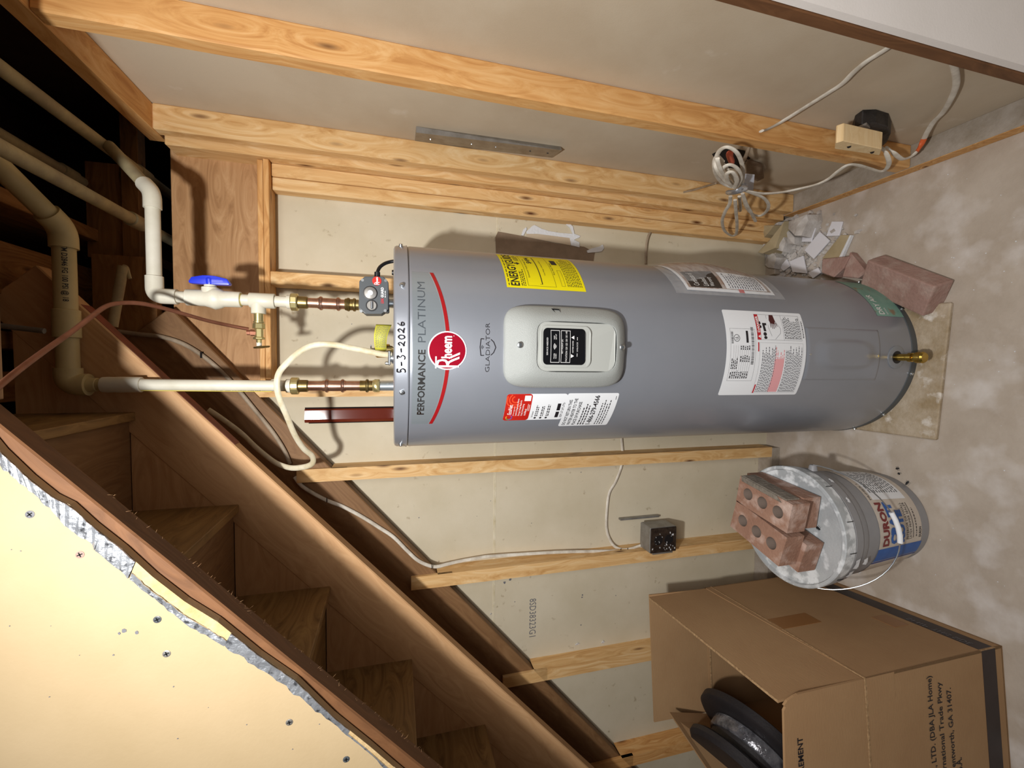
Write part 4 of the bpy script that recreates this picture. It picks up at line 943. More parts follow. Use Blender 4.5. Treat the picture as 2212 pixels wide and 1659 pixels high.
cable('stapled_cable', Yp([(1418, 478, 1.400), (1410, 492, 1.398), (1400, 512, 1.396), (1396, 535, 1.396), (1395, 570, 1.396)], 0), .003, .005, (0, -1, 0), CABLEO, 'short old cable crossing from the corner studs to behind the heater')
# white plastic stub hanging by the stairs, grey tube at the far upper left
o = thing('plastic_stub_pipe', onY(262, 573, 1.25), 'short leaning dusty plastic pipe hanging in the dark above the middle stringer', 'pipe')
MB().cyl(onY(266, 575, 1.25), onY(243, 705, 1.25), .0105, 20).build('tube', PVCO, o, smooth=True)
MB().tube(catmull(Yp([(266, 575), (274, 578), (278, 592), (281, 602)], 1.255), 5), .004, 8).build('hook', PVCO, o, smooth=True)
o = thing('grey_conduit', onY(40, 706, 1.1), 'thin grey tube crossing the dark top left beside the overhead joists', 'pipe')
MB().cyl(onY(-30, 700, 1.1), onY(96, 715, 1.1), .0055, 16).build('tube', GALV, o, smooth=True)

# red-brown strip between the studs
o = thing('brown_strip', (-.163, 1.398, 1.2), 'glossy red-brown vertical strip on the wall behind the top left of the heater', 'trim strip')
pr = [(-.1815, 1.4045), (-.1815, 1.3985), (-.176, 1.3950), (-.172, 1.3945), (-.145, 1.3965), (-.1415, 1.3985), (-.1400, 1.4045)]
MB().prism([Vector((x, y, 1.15)) for x, y in pr], (0, 0, .560)).build('strip_body', REDBR, o)
MB().box((-.185, 1.4035, 1.15), (-.1815, 1.4049, 1.70)).build('shadow_gap', GAP, o)
MB().box((-.1400, 1.4035, 1.15), (-.1365, 1.4049, 1.71)).build('shadow_gap', GAP, o)

# outlet box on the back wall
def ob(name, x0, x1, z0, z1, y0, y1, label):
    t = thing(name, ((x0 + x1) / 2, y1, z0), label, 'junction box')
    MB().box((x0, y0, z0), (x1, y1, z1)).build('box_shell', GALV, t, bevel=.003)
    MB().box((x0 + .001, y0 - .0022, z0 + .001), (x1 - .001, y0 + .001, z1 - .001)).build('cover_plate', mat('dark_metal_' + name, '3A3230', .35, .7, c2='5C5148', vs=60), t, bevel=.002)
    for i in range(2):
        zc = z0 + (z1 - z0) * (.3 + .4 * i)
        MB().lathe(((x0 + x1) / 2, y0 - .002, zc), (0, -1, 0), [(0, .017), (.0012, .0165)], 24).build('receptacle', BLACK, t)
    mb = MB()
    for i in range(26):
        x = x0 + .008 + rnd.random() * (x1 - x0 - .016); z = z0 + .006 + rnd.random() * (z1 - z0 - .012); s = .0022 * (0.4 + rnd.random()); mb.box((x - s, y0 - .0042, z - s * .35), (x + s, y0 - .002, z + s * .35))
    mb.build('plaster_spots', GYPW, t)['kind'] = 'stuff'
    return t
jb = ob('outlet_box', -.655, -.565, .487, .592, 1.300, 1.365, 'dark dusty metal outlet box on the back wall left of the heater')
MB().box((-.562, 1.385, .50), (-.556, 1.40, .66)).build('mounting_bracket', GALV, jb)
MB().box((-.660, 1.30, .50), (-.655, 1.345, .58)).build('mounting_ear', GALV, jb)
# right wall: box, wood block, cables
def Xp(L, d=None): return [onX(p[0], p[1], p[2]) for p in L]
rj = thing('wall_junction_box', onX(1880, 300, .60), 'dirty dark metal junction box low on the right wall above a small wood block', 'junction box')
P8 = [onX(x, y, .600) for x, y in [(1840, 296), (1846, 278), (1862, 267), (1892, 266), (1918, 274), (1924, 290), (1916, 308), (1905, 318), (1868, 312)]]
MB().prism(P8, (.034, 0, 0)).build('box_shell', mat('dirty_steel', '4A4746', .5, .6, c2='2C2A2A', vs=30, bump=.5, bs=60), rj, bevel=.002)
MB().prism([onX(x, y, .594) for x, y in [(1842, 292), (1850, 279), (1872, 269), (1880, 277), (1848, 300)]], (.006, 0, 0)).build('torn_cover', GALV, rj, bevel=.001)
MB().tube(Xp([(1842, 302, .59), (1860, 292, .588), (1880, 282, .59)]), .0035, 8).build('wire_end', CABLEW, rj, smooth=True)
wbk = thing('wood_block', onX(1850, 320, .55), 'small pale wood block with two nails on the right wall stud, under the junction box', 'wood block')
A = onX(1806, 309, .530)
blk = [onX(x, y, .530) for x, y in [(1805, 309), (1821, 304), (1905, 322), (1900, 336), (1803, 322)]]
MB().prism(blk, (.041, 0, 0)).build('block', FRESH, wbk, bevel=.0015)
for x, y in [(1834, 316), (1884, 328)]: MB().cyl(onX(x, y, .5297), onX(x, y, .531), .0042, 12).build('nail_head', GAP, wbk)
ca = cable('wall_cable', Xp([(1934, 88, .622), (1925, 98, .624), (1905, 112, .624), (1870, 134, .624), (1845, 155, .624), (1820, 180, .624), (1790, 200, .624), (1750, 225, .622), (1710, 250, .618), (1680, 268, .610), (1656, 280, .596), (1645, 283, .585)]), .003, .0062, (-1, 0, 0), CABLEW, 'thick white cable sloping down the right wall into the wooden stud')
cb_ = cable('wall_cable', Xp([(2058, 106, .60), (2058, 130, .605), (2065, 165, .610), (2064, 190, .612), (2050, 222, .616), (2035, 245, .618), (2018, 262, .618), (2005, 282, .612), (1996, 300, .604), (1988, 316, .592), (1980, 328, .580), (1968, 338, .572), (1955, 343, .565), (1945, 342, .56), (1930, 330, .565), (1915, 318, .585)]), .003, .0062, (-1, 0, 0), CABLEW, 'white cable with an orange marker low on the right wall')
MB().tube(catmull(Xp([(1996, 300, .6035), (1990, 313, .593), (1981, 327, .579)]), 4), .0042, 12, w=.0068, hint=(-1, 0, 0)).build('orange_marker', ORANGE, cb_, smooth=True)
cable('wall_cable', Xp([(1900, 318, .585), (1910, 325, .560), (1918, 340, .545), (1920, 355, .54), (1912, 367, .54), (1898, 370, .54), (1875, 363, .54), (1850, 356, .54), (1830, 357, .535), (1810, 370, .53), (1790, 386, .525), (1765, 398, .52), (1730, 407, .515), (1690, 415, .51), (1650, 418, .505), (1620, 414, .50), (1604, 410, .50)]), .003, .0055, (-1, 0, 0), CABLEW, 'white cable running from the right wall junction box to the taped coil')
# coil of cable with tape
co = thing('coiled_cable', onX(1590, 400, .50), 'bundle of coiled white cable bound with silver tape on the right wall', 'cable')
def coil(pts, closed=False, r=.0029, w=.0052, mt=CABLEW):
    return MB().tube(catmull(Xp(pts), 8, closed), r, 10, w=w, hint=(-1, 0, .2), closed=closed).build('cable_loop', mt, co, smooth=True)
xb = .505
coil([(1600, 405, .50), (1605, 380, .50), (1603, 355, .50), (1592, 330, .50), (1572, 318, .505), (1555, 325, .51), (1546, 345, .505), (1548, 365, .49), (1562, 385, .485), (1585, 402, .485)])
coil([(1588, 404, .485), (1572, 388, .48), (1556, 365, .48), (1550, 342, .49), (1560, 352, .50), (1575, 372, .495), (1594, 400, .49)])
coil([(1590, 404, .48), (1600, 385, .482), (1594, 366, .482), (1578, 356, .484), (1563, 362, .484), (1558, 376, .48), (1568, 392, .478), (1584, 404, .478)])
coil([(1582, 405, .495), (1560, 395, .50), (1546, 375, .50), (1543, 350, .505), (1550, 338, .51), (1562, 350, .50)])
coil([(1586, 406, .474), (1592, 388, .472), (1582, 372, .472), (1570, 376, .472), (1572, 392, .472), (1580, 402, .474)])
coil([(1578, 424, .49), (1576, 440, .487), (1566, 458, .483), (1560, 478, .48), (1565, 498, .48), (1580, 509, .48), (1590, 505, .482), (1592, 485, .484), (1590, 460, .487), (1588, 432, .49)])
coil([(1604, 418, .49), (1612, 440, .486), (1622, 458, .484), (1630, 474, .484), (1632, 478, .484)])
coil([(1605, 420, .50), (1612, 446, .50), (1625, 462, .50), (1642, 466, .50), (1656, 456, .50), (1660, 442, .50), (1650, 428, .50), (1632, 420, .50), (1610, 412, .50)])
coil([(1597, 424, .51), (1599, 450, .51), (1598, 456, .51)])
MB().tube(catmull(Xp([(1574, 416, .49), (1590, 414, .478), (1606, 406, .485), (1607, 400, .50)]), 6), [.010 + .001 * math.sin(i) for i in range(19)], 10, w=.0065, hint=(0, 0, 1)).build('silver_tape', FOIL, co, smooth=True)
MB().prism(Xp([(1610, 376, .528), (1630, 378, .528), (1627, 412, .528), (1606, 408, .528)]), (.001, 0, 0)).build('paper_tag', TISSUE, co)
MB().tube(catmull(Xp([(1576, 330, .57), (1577, 340, .565), (1582, 352, .56)]), 4), [.008, .009, .009, .0085, .008, .008, .008, .007, .006], 10).build('wire_nut', SALMON, co, smooth=True)
MB().tube(catmull(Xp([(1618, 318, .60), (1612, 335, .58), (1604, 352, .55)]), 4), .005, 10).build('lead_in', CABLEO, co, smooth=True)
MB().tube(catmull(Xp([(1546, 396, .53), (1520, 404, .55), (1500, 410, .565), (1477, 415, .573)]), 4), .003, 8).build('lead_out', CABLEO, co, smooth=True)
o = thing('rough_hole', onX(1580, 338, .632), 'rough dark hole in the right drywall behind the coiled cable', 'wall hole')
MB().prism([onX(1578 + 40 * math.cos(a) * rnd.uniform(.85, 1.1), 342 + 24 * math.sin(a) * rnd.uniform(.85, 1.1), .6335) for a in [i * pi / 8 for i in range(16)]], (.0008, 0, 0)).build('hole_face', GAP, o)
o = thing('cardboard_scrap', onX(1640, 385, .62), 'folded grey-green scrap of card behind the coiled cable on the right wall', 'card scrap')
MB().prism([onX(x, y, .615) for x, y in [(1612, 352), (1645, 362), (1650, 385), (1636, 392), (1612, 380)]], (.012, 0, 0)).build('scrap', BRPAP, o)

# galvanized angle strip on the right wall
ms = thing('metal_strip', onX(1050, 305, .63), 'grey galvanized metal angle strip standing on the upper right wall', 'metal strip')
a0, a1 = onX(897, 288, .622), onX(1207, 330, .622)
def MS(u, y): return Vector((0, 0, 0))
s0 = [Vector((XR - .001, a0.y + .001, a0.z + .0)), Vector((.619, a0.y + .016, a0.z)), Vector((XR - .001, a0.y + .040, a0.z))]
dd_ = Vector((0, a1.y - a0.y, a1.z - a0.z))
s0 = [Vector((XR - .001, onX(897, 272, XR).y, 1.395)), Vector((.618, onX(897, 286, .618).y, 1.395)), Vector((XR - .001, onX(897, 306, XR).y, 1.395))]
e0_ = [Vector((XR - .001, onX(1210, 316, XR).y, .985)), Vector((.618, onX(1210, 324, .618).y, .985)), Vector((XR - .001, onX(1205, 342, XR).y, .985))]
mb = MB(); mb.add(s0 + e0_, [(0, 1, 4, 3), (1, 2, 5, 4), (0, 3, 5, 2), (0, 2, 1), (3, 4, 5)]); mb.build('angle', GALV, ms)
for t in (.1, .38, .55, .8, .93):
    p = s0[1].lerp(e0_[1], t) * .5 + s0[2].lerp(e0_[2], t) * .5; MB().lathe(p + Vector((.002, 0, 0)), (-1, .4, 0), [(0, .003), (.0035, .0025)], 10).build('nail', STEEL if t < .6 else BLACK, ms)

# brown kraft patch and torn paper on the back wall
kp = thing('kraft_patch', onY(1180, 540, 1.40), 'brown paper patch with torn white edges on the wall right of the heater', 'wall patch')
KP = lambda L, y: [onY(a, b, y) for a, b in L]
MB().prism(KP([(1076, 500), (1130, 510), (1200, 525), (1262, 533), (1285, 545), (1280, 580), (1240, 600), (1072, 560), (1070, 512)], 1.4035), (0, .0012, 0)).build('patch_sheet', BRPAP, kp)
MB().prism(KP([(1137, 504), (1152, 503), (1231, 513), (1233, 530), (1190, 522), (1138, 512)], 1.4025), (0, .001, 0)).build('inner_sheet', DRY_R, kp)
MB().prism(KP([(1137, 500), (1150, 488), (1155, 486), (1170, 494), (1185, 499), (1210, 503), (1235, 505), (1252, 512), (1240, 518), (1252, 524), (1252, 534), (1234, 530), (1231, 514), (1200, 510), (1160, 505), (1138, 505)], 1.4015), (0, .0018, 0)).build('torn_white_edge', GYPW, kp)
MB().prism(KP([(1222, 480), (1228, 479), (1238, 490), (1241, 505), (1254, 510), (1250, 514), (1238, 507), (1232, 492), (1224, 486)], 1.4005), (0, .003, 0)).build('torn_white_edge', GYPW, kp)
MB().prism(KP([(1268, 541), (1280, 536), (1296, 532), (1302, 528), (1305, 536), (1300, 543), (1285, 545), (1270, 546)], 1.400), (0, .004, 0)).build('torn_white_edge', GYPW, kp)
MB().prism(KP([(1126, 508), (1131, 495), (1137, 491), (1138, 495), (1131, 509)], 1.400), (0, .003, 0)).build('torn_white_edge', GYPW, kp)

# ================================================================== BUCKET AND BRICKS
BX, BY = -.452, .972
bk_ = thing('plastic_bucket', (BX, BY, 0), 'round grey plastic paint bucket with a red and blue printed label', 'bucket')
def BR(z): return .1285 + (.1555 - .1285) * z / .33
MB().lathe((BX, BY, 0), U, [(0, .124), (.004, .1285), (.262, BR(.262)), (.264, BR(.264) + .003), (.268, BR(.268) + .004), (.290, BR(.29) + .005), (.292, BR(.292) + .0085), (.3175, BR(.31) + .0095), (.320, BR(.32) + .003), (.335, BR(.33) + .002)], 72).build('shell', BUCKD, bk_, smooth=True)
MB().lathe((BX, BY, 0), U, [(.322, .1605), (.324, .1655), (.352, .1675), (.3575, .1675), (.360, .1655), (.3602, .1585), (.353, .1555), (.3515, .150), (.3515, .02)], 72).build('lid', LIDM, bk_, smooth=True)
for th in (-70, -35, -5, 22, 55, 110):
    a = R(th); p = Vector((BX + math.sin(a) * .1675, BY - math.cos(a) * .1675, .325)); q = Vector((BX + math.sin(a) * .1683, BY - math.cos(a) * .1683, .345)); MB().cyl(p, q, .0010, 6).build('lid_slit', BLACK, bk_)
MB().lathe((BX, BY, 0), U, [(.322, .1606), (.3215, .1618), (.3225, .1618)], 64).build('lid_seam', DKGREY, bk_)
# paint smears
for th0, th1, z0, z1 in [(-62, -42, .298, .312), (-36, -26, .300, .313), (-24, -12, .297, .312), (-20, -12, .272, .286), (38, 44, .300, .308), (60, 66, .297, .306), (-33, -29, .270, .276)]:
    vs = [Vector((BX + math.sin(R(t)) * (BR(.3) + .0107), BY - math.cos(R(t)) * (BR(.3) + .0107), z)) for t, z in [(th0, z0), (th0 + 3, z0 - .002), (th1, z0 + .002), (th1 - 2, z1), ((th0 + th1) / 2, z1 - .003), (th0 + 1, z1)]]
    MB().add(vs, [list(range(6))]).build('paint_smear', GYPW, bk_)
# label
def BF(u, v, l=0):
    z = .03 + v; r = BR(z) + .0008 + l; a = u / .14; return Vector((BX + math.sin(a) * r, BY - math.cos(a) * r, z))
def BP(u0, u1, v0, v1, l=0, n=24):
    mb = MB(); vs = []
    for i in range(n + 1): u = u0 + (u1 - u0) * i / n; vs += [BF(u, v0, l), BF(u, v1, l)]
    return mb.add(vs, [(2 * i, 2 * i + 2, 2 * i + 3, 2 * i + 1) for i in range(n)])
lbl = BP(-.150, .235, .008, .185).build('label', BLABEL, bk_)
BP(-.066, -.026, .004, .186, .0005, 6).build('blue_band', BLUEL, lbl); BP(-.074, -.068, .004, .186, .0005, 2).build('dark_blue_band', BLUED, lbl)
BP(.100, .235, .03, .165, .0004, 14).build('text_panel', PAPER, lbl)
Print(BF).text('DURON', -.020, .146, .092, .172, bold=.05, lift=.0009).build('red_lettering', mat('maroon_print', '7A2A2C', .5), lbl)
Print(BF).text('CRAFT', -.018, .110, .092, .141, bold=.07, lift=.0009).text('KOTE', -.018, .082, .07, .106, bold=.07, lift=.0009).build('blue_lettering', BLUEL, lbl)
Print(BF).text('INTERIOR DRYWALL', -.012, .066, .088, .075, lift=.0009).text('LATEX PRIMER SEALER', -.012, .053, .088, .062, lift=.0009).rect(-.010, .045, .088, .047, .0009, 6).lines(-.008, .030, .088, .036, 1, .5, word=.006, lift=.0009).text('DURON', -.012, .012, .018, .022, bold=.03, lift=.0009).text('PRIMEX 1', .10, .170, .15, .177, lift=.0009).lines(.12, .04, .22, .16, 12, .3, word=.008, lift=.0011).build('black_lettering', INK, lbl)['kind'] = 'stuff'
# bail handle  with its white grip
def bail(t):
    a = -pi / 2 * 1.0 + pi * t       # from left ear to right ear across the front
    x = BX + .176 * -math.cos(pi * t)
    return Vector((x, BY - .02 - .152 * math.sin(pi * t), .300 - .118 * math.sin(pi * t) ** 1.2 if 0 < t < 1 else .300))
bpts = [bail(i / 28) for i in range(29)]
MB().tube(bpts, .0017, 8).build('wire_handle', STEEL, bk_, smooth=True)
MB().tube(bpts[14:19], .0062, 14).build('handle_grip', PAPER, bk_, smooth=True)
for sgn in (-1, 1): MB().lathe((BX + sgn * .160, BY - .02, .300), (sgn, 0, 0), [(0, .012), (.012, .010), (.016, .008)], 16).build('handle_ear', BUCKD, bk_, smooth=True)

def brick(loc, yaw, label, holes=True, mt=BRICK, L=.190, Wd=.086, Hh=.057, roll=0, chipped=False, name='brick', group=None, mortar=False, tip=0):
    """brick with three cores; local X is its length"""
    t = thing(name, loc, label, 'brick', group)
    mb = MB(); n = 20
    if holes:
        r = .0165; cs = [-L * .29, 0, L * .29]
        # top and bottom faces with holes: build by strips around each core
        def face(z, flip):
            for k, c_ in enumerate(cs):
                xa = -L / 2 if k == 0 else (cs[k - 1] + c_) / 2; xb2 = L / 2 if k == 2 else (c_ + cs[k + 1]) / 2
                ring_ = [Vector((c_ + r * math.cos(2 * pi * i / n), r * math.sin(2 * pi * i / n), z)) for i in range(n)]
                outer = []
                for i in range(n):
                    a = 2 * pi * i / n; ca, sa = math.cos(a), math.sin(a); hx = (xb2 - c_) if ca > 0 else (c_ - xa); hy = Wd / 2
                    s = min(hx / abs(ca) if abs(ca) > 1e-6 else 9, hy / abs(sa) if abs(sa) > 1e-6 else 9); outer.append(Vector((c_ + ca * s, sa * s, z)))
                b = len(mb.v); mb.v += ring_ + outer
                for i in range(n):
                    j = (i + 1) % n; mb.f.append([b + i, b + j, b + n + j, b + n + i]); mb.m.append(0)
                    # corner fill
                    A_, B_ = outer[i], outer[j]
                    if abs(A_.x - B_.x) > 1e-6 and abs(A_.y - B_.y) > 1e-6:
                        cx_ = A_.x if abs(abs(A_.x - c_) - (xb2 - c_ if A_.x > c_ else c_ - xa)) < 1e-6 else B_.x; cy_ = A_.y if abs(abs(A_.y) - Wd / 2) < 1e-6 else B_.y
                        mb.add([A_, B_, Vector((cx_, cy_, z))], [(0, 1, 2)])
        face(0, 0); face(Hh, 1)
        for c_ in cs:
            b = len(mb.v)
            for z in (0, Hh):
                mb.v += [Vector((c_ + r * math.cos(2 * pi * i / n), r * math.sin(2 * pi * i / n), z)) for i in range(n)]
            for i in range(n): mb.f.append([b + i, b + (i + 1) % n, b + n + (i + 1) % n, b + n + i]); mb.m.append(1)
        x, y = L / 2, Wd / 2
        mb.add([(-x, -y, 0), (x, -y, 0), (x, -y, Hh), (-x, -y, Hh)], [(0, 1, 2, 3)]); mb.add([(-x, y, 0), (x, y, 0), (x, y, Hh), (-x, y, Hh)], [(3, 2, 1, 0)])
        mb.add([(-x, -y, 0), (-x, y, 0), (-x, y, Hh), (-x, -y, Hh)], [(3, 2, 1, 0)]); mb.add([(x, -y, 0), (x, y, 0), (x, y, Hh), (x, -y, Hh)], [(0, 1, 2, 3)])
        o = mb.build('brick_body', [mt, HOLE], t)
        me = o.data; bm = bmesh.new(); bm.from_mesh(me); bmesh.ops.remove_doubles(bm, verts=bm.verts, dist=1e-5); bmesh.ops.recalc_face_normals(bm, faces=bm.faces); bm.to_mesh(me); bm.free()
        if roll == 0:
            for c_ in cs: MB().lathe((c_, 0, Hh * .25), U, [(0, r * .98), (.002, r * .98)], 16).build('core_dust', HOLE, t)
    else:
        q = [(-L / 2, -Wd / 2), (L / 2 - .012, -Wd / 2), (L / 2, -Wd / 2 + .015), (L / 2 - .004, Wd / 2), (-L / 2, Wd / 2)] if chipped else [(-L / 2, -Wd / 2), (L / 2, -Wd / 2), (L / 2, Wd / 2), (-L / 2, Wd / 2)]
        o = MB().prism([Vector((a, b, 0)) for a, b in q], (0, 0, Hh)).build('brick_body', mt, t, bevel=.004, seg=2)
    if mortar: MB().prism([Vector((-L / 2 + .01, Wd / 2 - .012, Hh)), Vector((L / 2 - .03, Wd / 2 - .010, Hh)), Vector((L / 2 - .05, Wd / 2 + .002, Hh)), Vector((-L / 2 + .005, Wd / 2 + .002, Hh))], (0, 0, .0035)).build('mortar', MORT, t, bevel=.001); MB().box((-L / 2 + .005, Wd / 2, .012), (L / 2 - .02, Wd / 2 + .004, Hh)).build('mortar', MORT, t, bevel=.0015)
    for c_ in t.children: c_.matrix_parent_inverse = Matrix.Identity(4)
    t.rotation_euler = (R(roll), R(tip), yaw)
    return t
def yaw_of(a, b): return math.atan2(b[1] - a[1], b[0] - a[0])
z1 = .3605; z2 = z1 + .058
# local +X points towards the camera; local +Y then points to the right (+X world)
brick((-.374, .975, z1), R(-96), 'lower red brick of the right-hand pair on the bucket lid, under the mortared one', mortar=False)
brick((-.477, .965, z1), R(-105), 'lower red brick of the left-hand pair on the bucket lid, its end nearest the box', holes=True)
brick((-.372, .950, z2), R(-100), 'top red brick with grey mortar along its side, right of two on the bucket', mortar=True, Wd=.080, L=.176)
brick((-.4585, .966, z2), R(-104.5), 'top red brick without mortar, left of two on the bucket', Wd=.088, L=.178)
b5 = brick((.2545, .918, .004), R(-122), 'single dusty red brick leaning on the floor against the heater base', holes=False, mt=BRICKD, L=.205, Wd=.092, roll=22)

# ================================================================== CARDBOARD BOX
K0 = Vector((-.6807, .6822, 0)); eX = Vector((-.9949, -.1010, 0)); eY = Vector((-.1103, .9939, 0))
BW, BL, BH, FL = .400, .511, .452, .220
def BXP(a, b, z): return K0 + eX * a + eY * b + Vector((0, 0, z))
cbx = thing('cardboard_box', BXP(BW / 2, BL / 2, 0), 'large open brown cardboard box with a black tape band around its base', 'box')
T = .005
def panel(name, a0, b0, a1, b1, z0, z1, th, mt=CARD, par=None):
    """upright panel; th = offset vector in (a,b) for thickness"""
    q = [BXP(a0, b0, z0), BXP(a1, b1, z0), BXP(a1, b1, z1), BXP(a0, b0, z1)]; return MB().prism(q, eX * th[0] + eY * th[1]).build(name, mt, par or cbx)
panel('side_panel', 0, 0, 0, BL, .004, BH, (T, 0)); panel('side_panel', 0, BL, BW, BL, .004, BH, (0, -T)); panel('side_panel', BW, 0, BW, BL, .004, BH, (-T, 0))
fpn = panel('front_panel', 0, 0, BW, 0, .004, BH, (0, T))
MB().prism([BXP(0, 0, .002), BXP(BW, 0, .002), BXP(BW, BL, .002), BXP(0, BL, .002)], (0, 0, .005)).build('bottom_panel', CARD, cbx)
def flap(name, q, th): return MB().prism(q, th).build(name, CARD, cbx)
HN = .462    # near corner of the crease stands a little higher in the photo
flap('right_flap', [BXP(.001, .004, BH + .004), BXP(.001, BL - .003, BH - .022), BXP(.006, BL + .004, BH + FL - .012), BXP(.012, .012, BH + FL + .006)], eX * T)
MB().prism([BXP(-.001, 0, BH - .002), BXP(-.001, BL, BH - .026), BXP(-.001, BL, BH - .022), BXP(-.001, 0, BH + .002)], eX * .0025).build('crease', CARDI, cbx)
MB().prism([BXP(.0118, .012, BH + FL + .005), BXP(.0058, BL + .004, BH + FL - .013), BXP(.0058, BL + .004, BH + FL - .0105), BXP(.0118, .012, BH + FL + .0075)], eX * (T + .0006)).build('corrugated_edge', CARDI, cbx)
flap('back_flap', [BXP(.004, BL + .001, BH - .006), BXP(BW - .004, BL + .001, BH - .006), BXP(BW - .004, BL + .010, BH + FL - .018), BXP(.000, BL + .010, BH + FL - .014)], eY * -T)
MB().prism([BXP(.002, BL - T - .001, BH - .008), BXP(BW - .004, BL - T - .001, BH - .008), BXP(BW - .004, BL - T - .001, BH - .004), BXP(.002, BL - T - .001, BH - .004)], eY * -.002).build('crease', CARDI, cbx)
flap('left_flap', [BXP(BW - .001, .02, BH), BXP(BW - .001, BL - .01, BH - .004), BXP(BW - .075, BL - .060, BH + FL - .03), BXP(BW - .030, .03, BH + FL + .01)], eX * T)
ff = flap('front_flap', [BXP(.001, .0005, BH + .004), BXP(BW, .0005, BH), BXP(BW, .0002, .688), BXP(.026, .0002, .677), BXP(.020, .0002, .672), BXP(.016, .0002, .676), BXP(.008, .0002, .667), BXP(.006, .0002, .662), BXP(.002, .0002, .650), BXP(.0, .0002, .640)], eY * T)
MB().prism([BXP(0, -.001, BH - .002), BXP(BW, -.001, BH - .004), BXP(BW, -.001, BH + .0), BXP(0, -.001, BH + .003)], eY * .002).build('crease', CARDI, cbx)
# tapes
for (z, hh) in [(.030, .047)]:
    MB().prism([BXP(-.0008, -.0008, z), BXP(BW, -.0008, z), BXP(BW, -.0008, z + hh), BXP(-.0008, -.0008, z + hh)], eY * .0008).build('black_band', TAPEB, cbx)
    bb = MB().prism([BXP(-.0008, -.0008, z), BXP(-.0008, BL, z), BXP(-.0008, BL, z + hh), BXP(-.0008, -.0008, z + hh)], eX * .0008).build('black_band', TAPEB, cbx)
    MB().prism([BXP(-.0012, -.0012, z - .001), BXP(-.0012, .004, z - .001), BXP(-.0012, .004, z + hh + .002), BXP(-.0012, -.0012, z + hh + .002)], eX * .001).build('band_end', CARDI, cbx)
def SF(u, v, l=0): return BXP(-.0014, BL - u, v)
P_ = Print(lambda u, v, l=0: BXP(-.0016, u, v)); 
Print(lambda u, v, l=0: BXP(-.0016, .165 - u, v)).text('SHIP', 0, .058, .05, .074).text('THIS SIDE', .06, .058, .14, .074).build('band_lettering', INKG, bb)
MB().prism([BXP(-.0008, .22, BH - .145), BXP(-.0008, .275, BH - .150), BXP(-.0008, .275, BH - .012), BXP(-.0008, .22, BH - .006)], eX * .0007).build('packing_tape', TAPEC, cbx)
MB().prism([BXP(-.0008, .14, .10), BXP(-.0008, .20, .098), BXP(-.0008, .20, .15), BXP(-.0008, .14, .15)], eX * .0007).build('packing_tape', TAPEC, cbx)
MB().prism([BXP(.0, -.0008, BH - .085), BXP(.055, -.0008, BH - .085), BXP(.055, -.0008, BH - .002), BXP(.0, -.0008, BH - .002)], eY * .0007).build('packing_tape', CARD, cbx)
# printed address on the front: positions read off the front panel
nf = eX.cross(Vector((0, 0, 1))).normalized()
def FA(x, y):
    p = onP(x, y, BXP(0, -.0012, 0), nf); d = p - BXP(0, -.0012, 0); return d.dot(eX), d.z
def FP_(u, v, l=0): return BXP(-u, -.0012 - l, v)      # u measured to the right (towards the corner is 0)
P_ = Print(FP_)
for s_, (xa, ya), (xb_, yb_), wd in [('Co., LTD. (DBA JLA Home)', (2001, 1462), (2015, 1462), .232), ('International Trade Pkwy', (2023, 1475), (2036, 1475), .228), ('Wentworth, GA 31407.', (2044, 1488), (2056, 1488), .200), ('U.S.A.', (2064, 1640), (2078, 1640), .045)]:
    a_, zt_ = FA(xa, ya); a2, zb_ = FA(xb_, yb_); P_.text(s_, -a_ - wd, zb_, -a_, zt_, bold=.015)
a_, zt_ = FA(1722, 1595); _, zb_ = FA(1734, 1595)
P_.build('printed_address', INK, fpn)['kind'] = 'stuff'
Print(FP_).text('MEASUREMENT', -a_ - .125, zb_, -a_, zt_, bold=.02).build('flap_lettering', INK, ff)
# contents: black rubber flanged spool and white sheet
sp_ = thing('black_spool', BXP(.20, .25, .40), 'black rubber spool with a shiny taped waist, resting tilted in the box', 'spool')
ax = Vector((-.52, -.26, .80)).normalized()
base = onY(1640, 1592, .93)
MB().lathe(base, ax, [(-.02, .060), (.0, .150), (.004, .158), (.022, .158), (.028, .150), (.032, .1035)], 64).build('lower_flange', SPOOL, sp_, smooth=True)
MB().lathe(base, ax, [(.030, .104), (.034, .1085), (.060, .1085), (.066, .104)], 64).build('shiny_tape_band', TAPES, sp_, smooth=True)
MB().lathe(base, ax, [(.062, .100), (.095, .098)], 64).build('waist', SPOOL, sp_, smooth=True)
MB().lathe(base, ax, [(.092, .095), (.096, .132), (.102, .140), (.114, .140), (.124, .130), (.125, .02)], 64).build('upper_flange', SPOOL, sp_, smooth=True)
wp = tag(MB().prism([BXP(.012, .05, .40), BXP(.15, .03, .38), BXP(.20, .02, .46), BXP(.10, .025, .585), BXP(.03, .10, .60), BXP(.015, .22, .55), BXP(.014, .22, .42)], Vector((.0, .004, -.006))).build('white_packing_sheet', TISSUE), 'crumpled white packing sheet tucked in the front right corner of the box', 'packing sheet')
bp_ = tag(MB().prism([BXP(.03, .30, .45), BXP(.10, .25, .44), BXP(.085, .24, .51), BXP(.03, .33, .57)], Vector((.004, .006, .002))).build('brown_plastic_scrap', BROWNP, bevel=.002), 'small dark brown pointed plastic scrap beside the black spool in the box', 'plastic scrap')

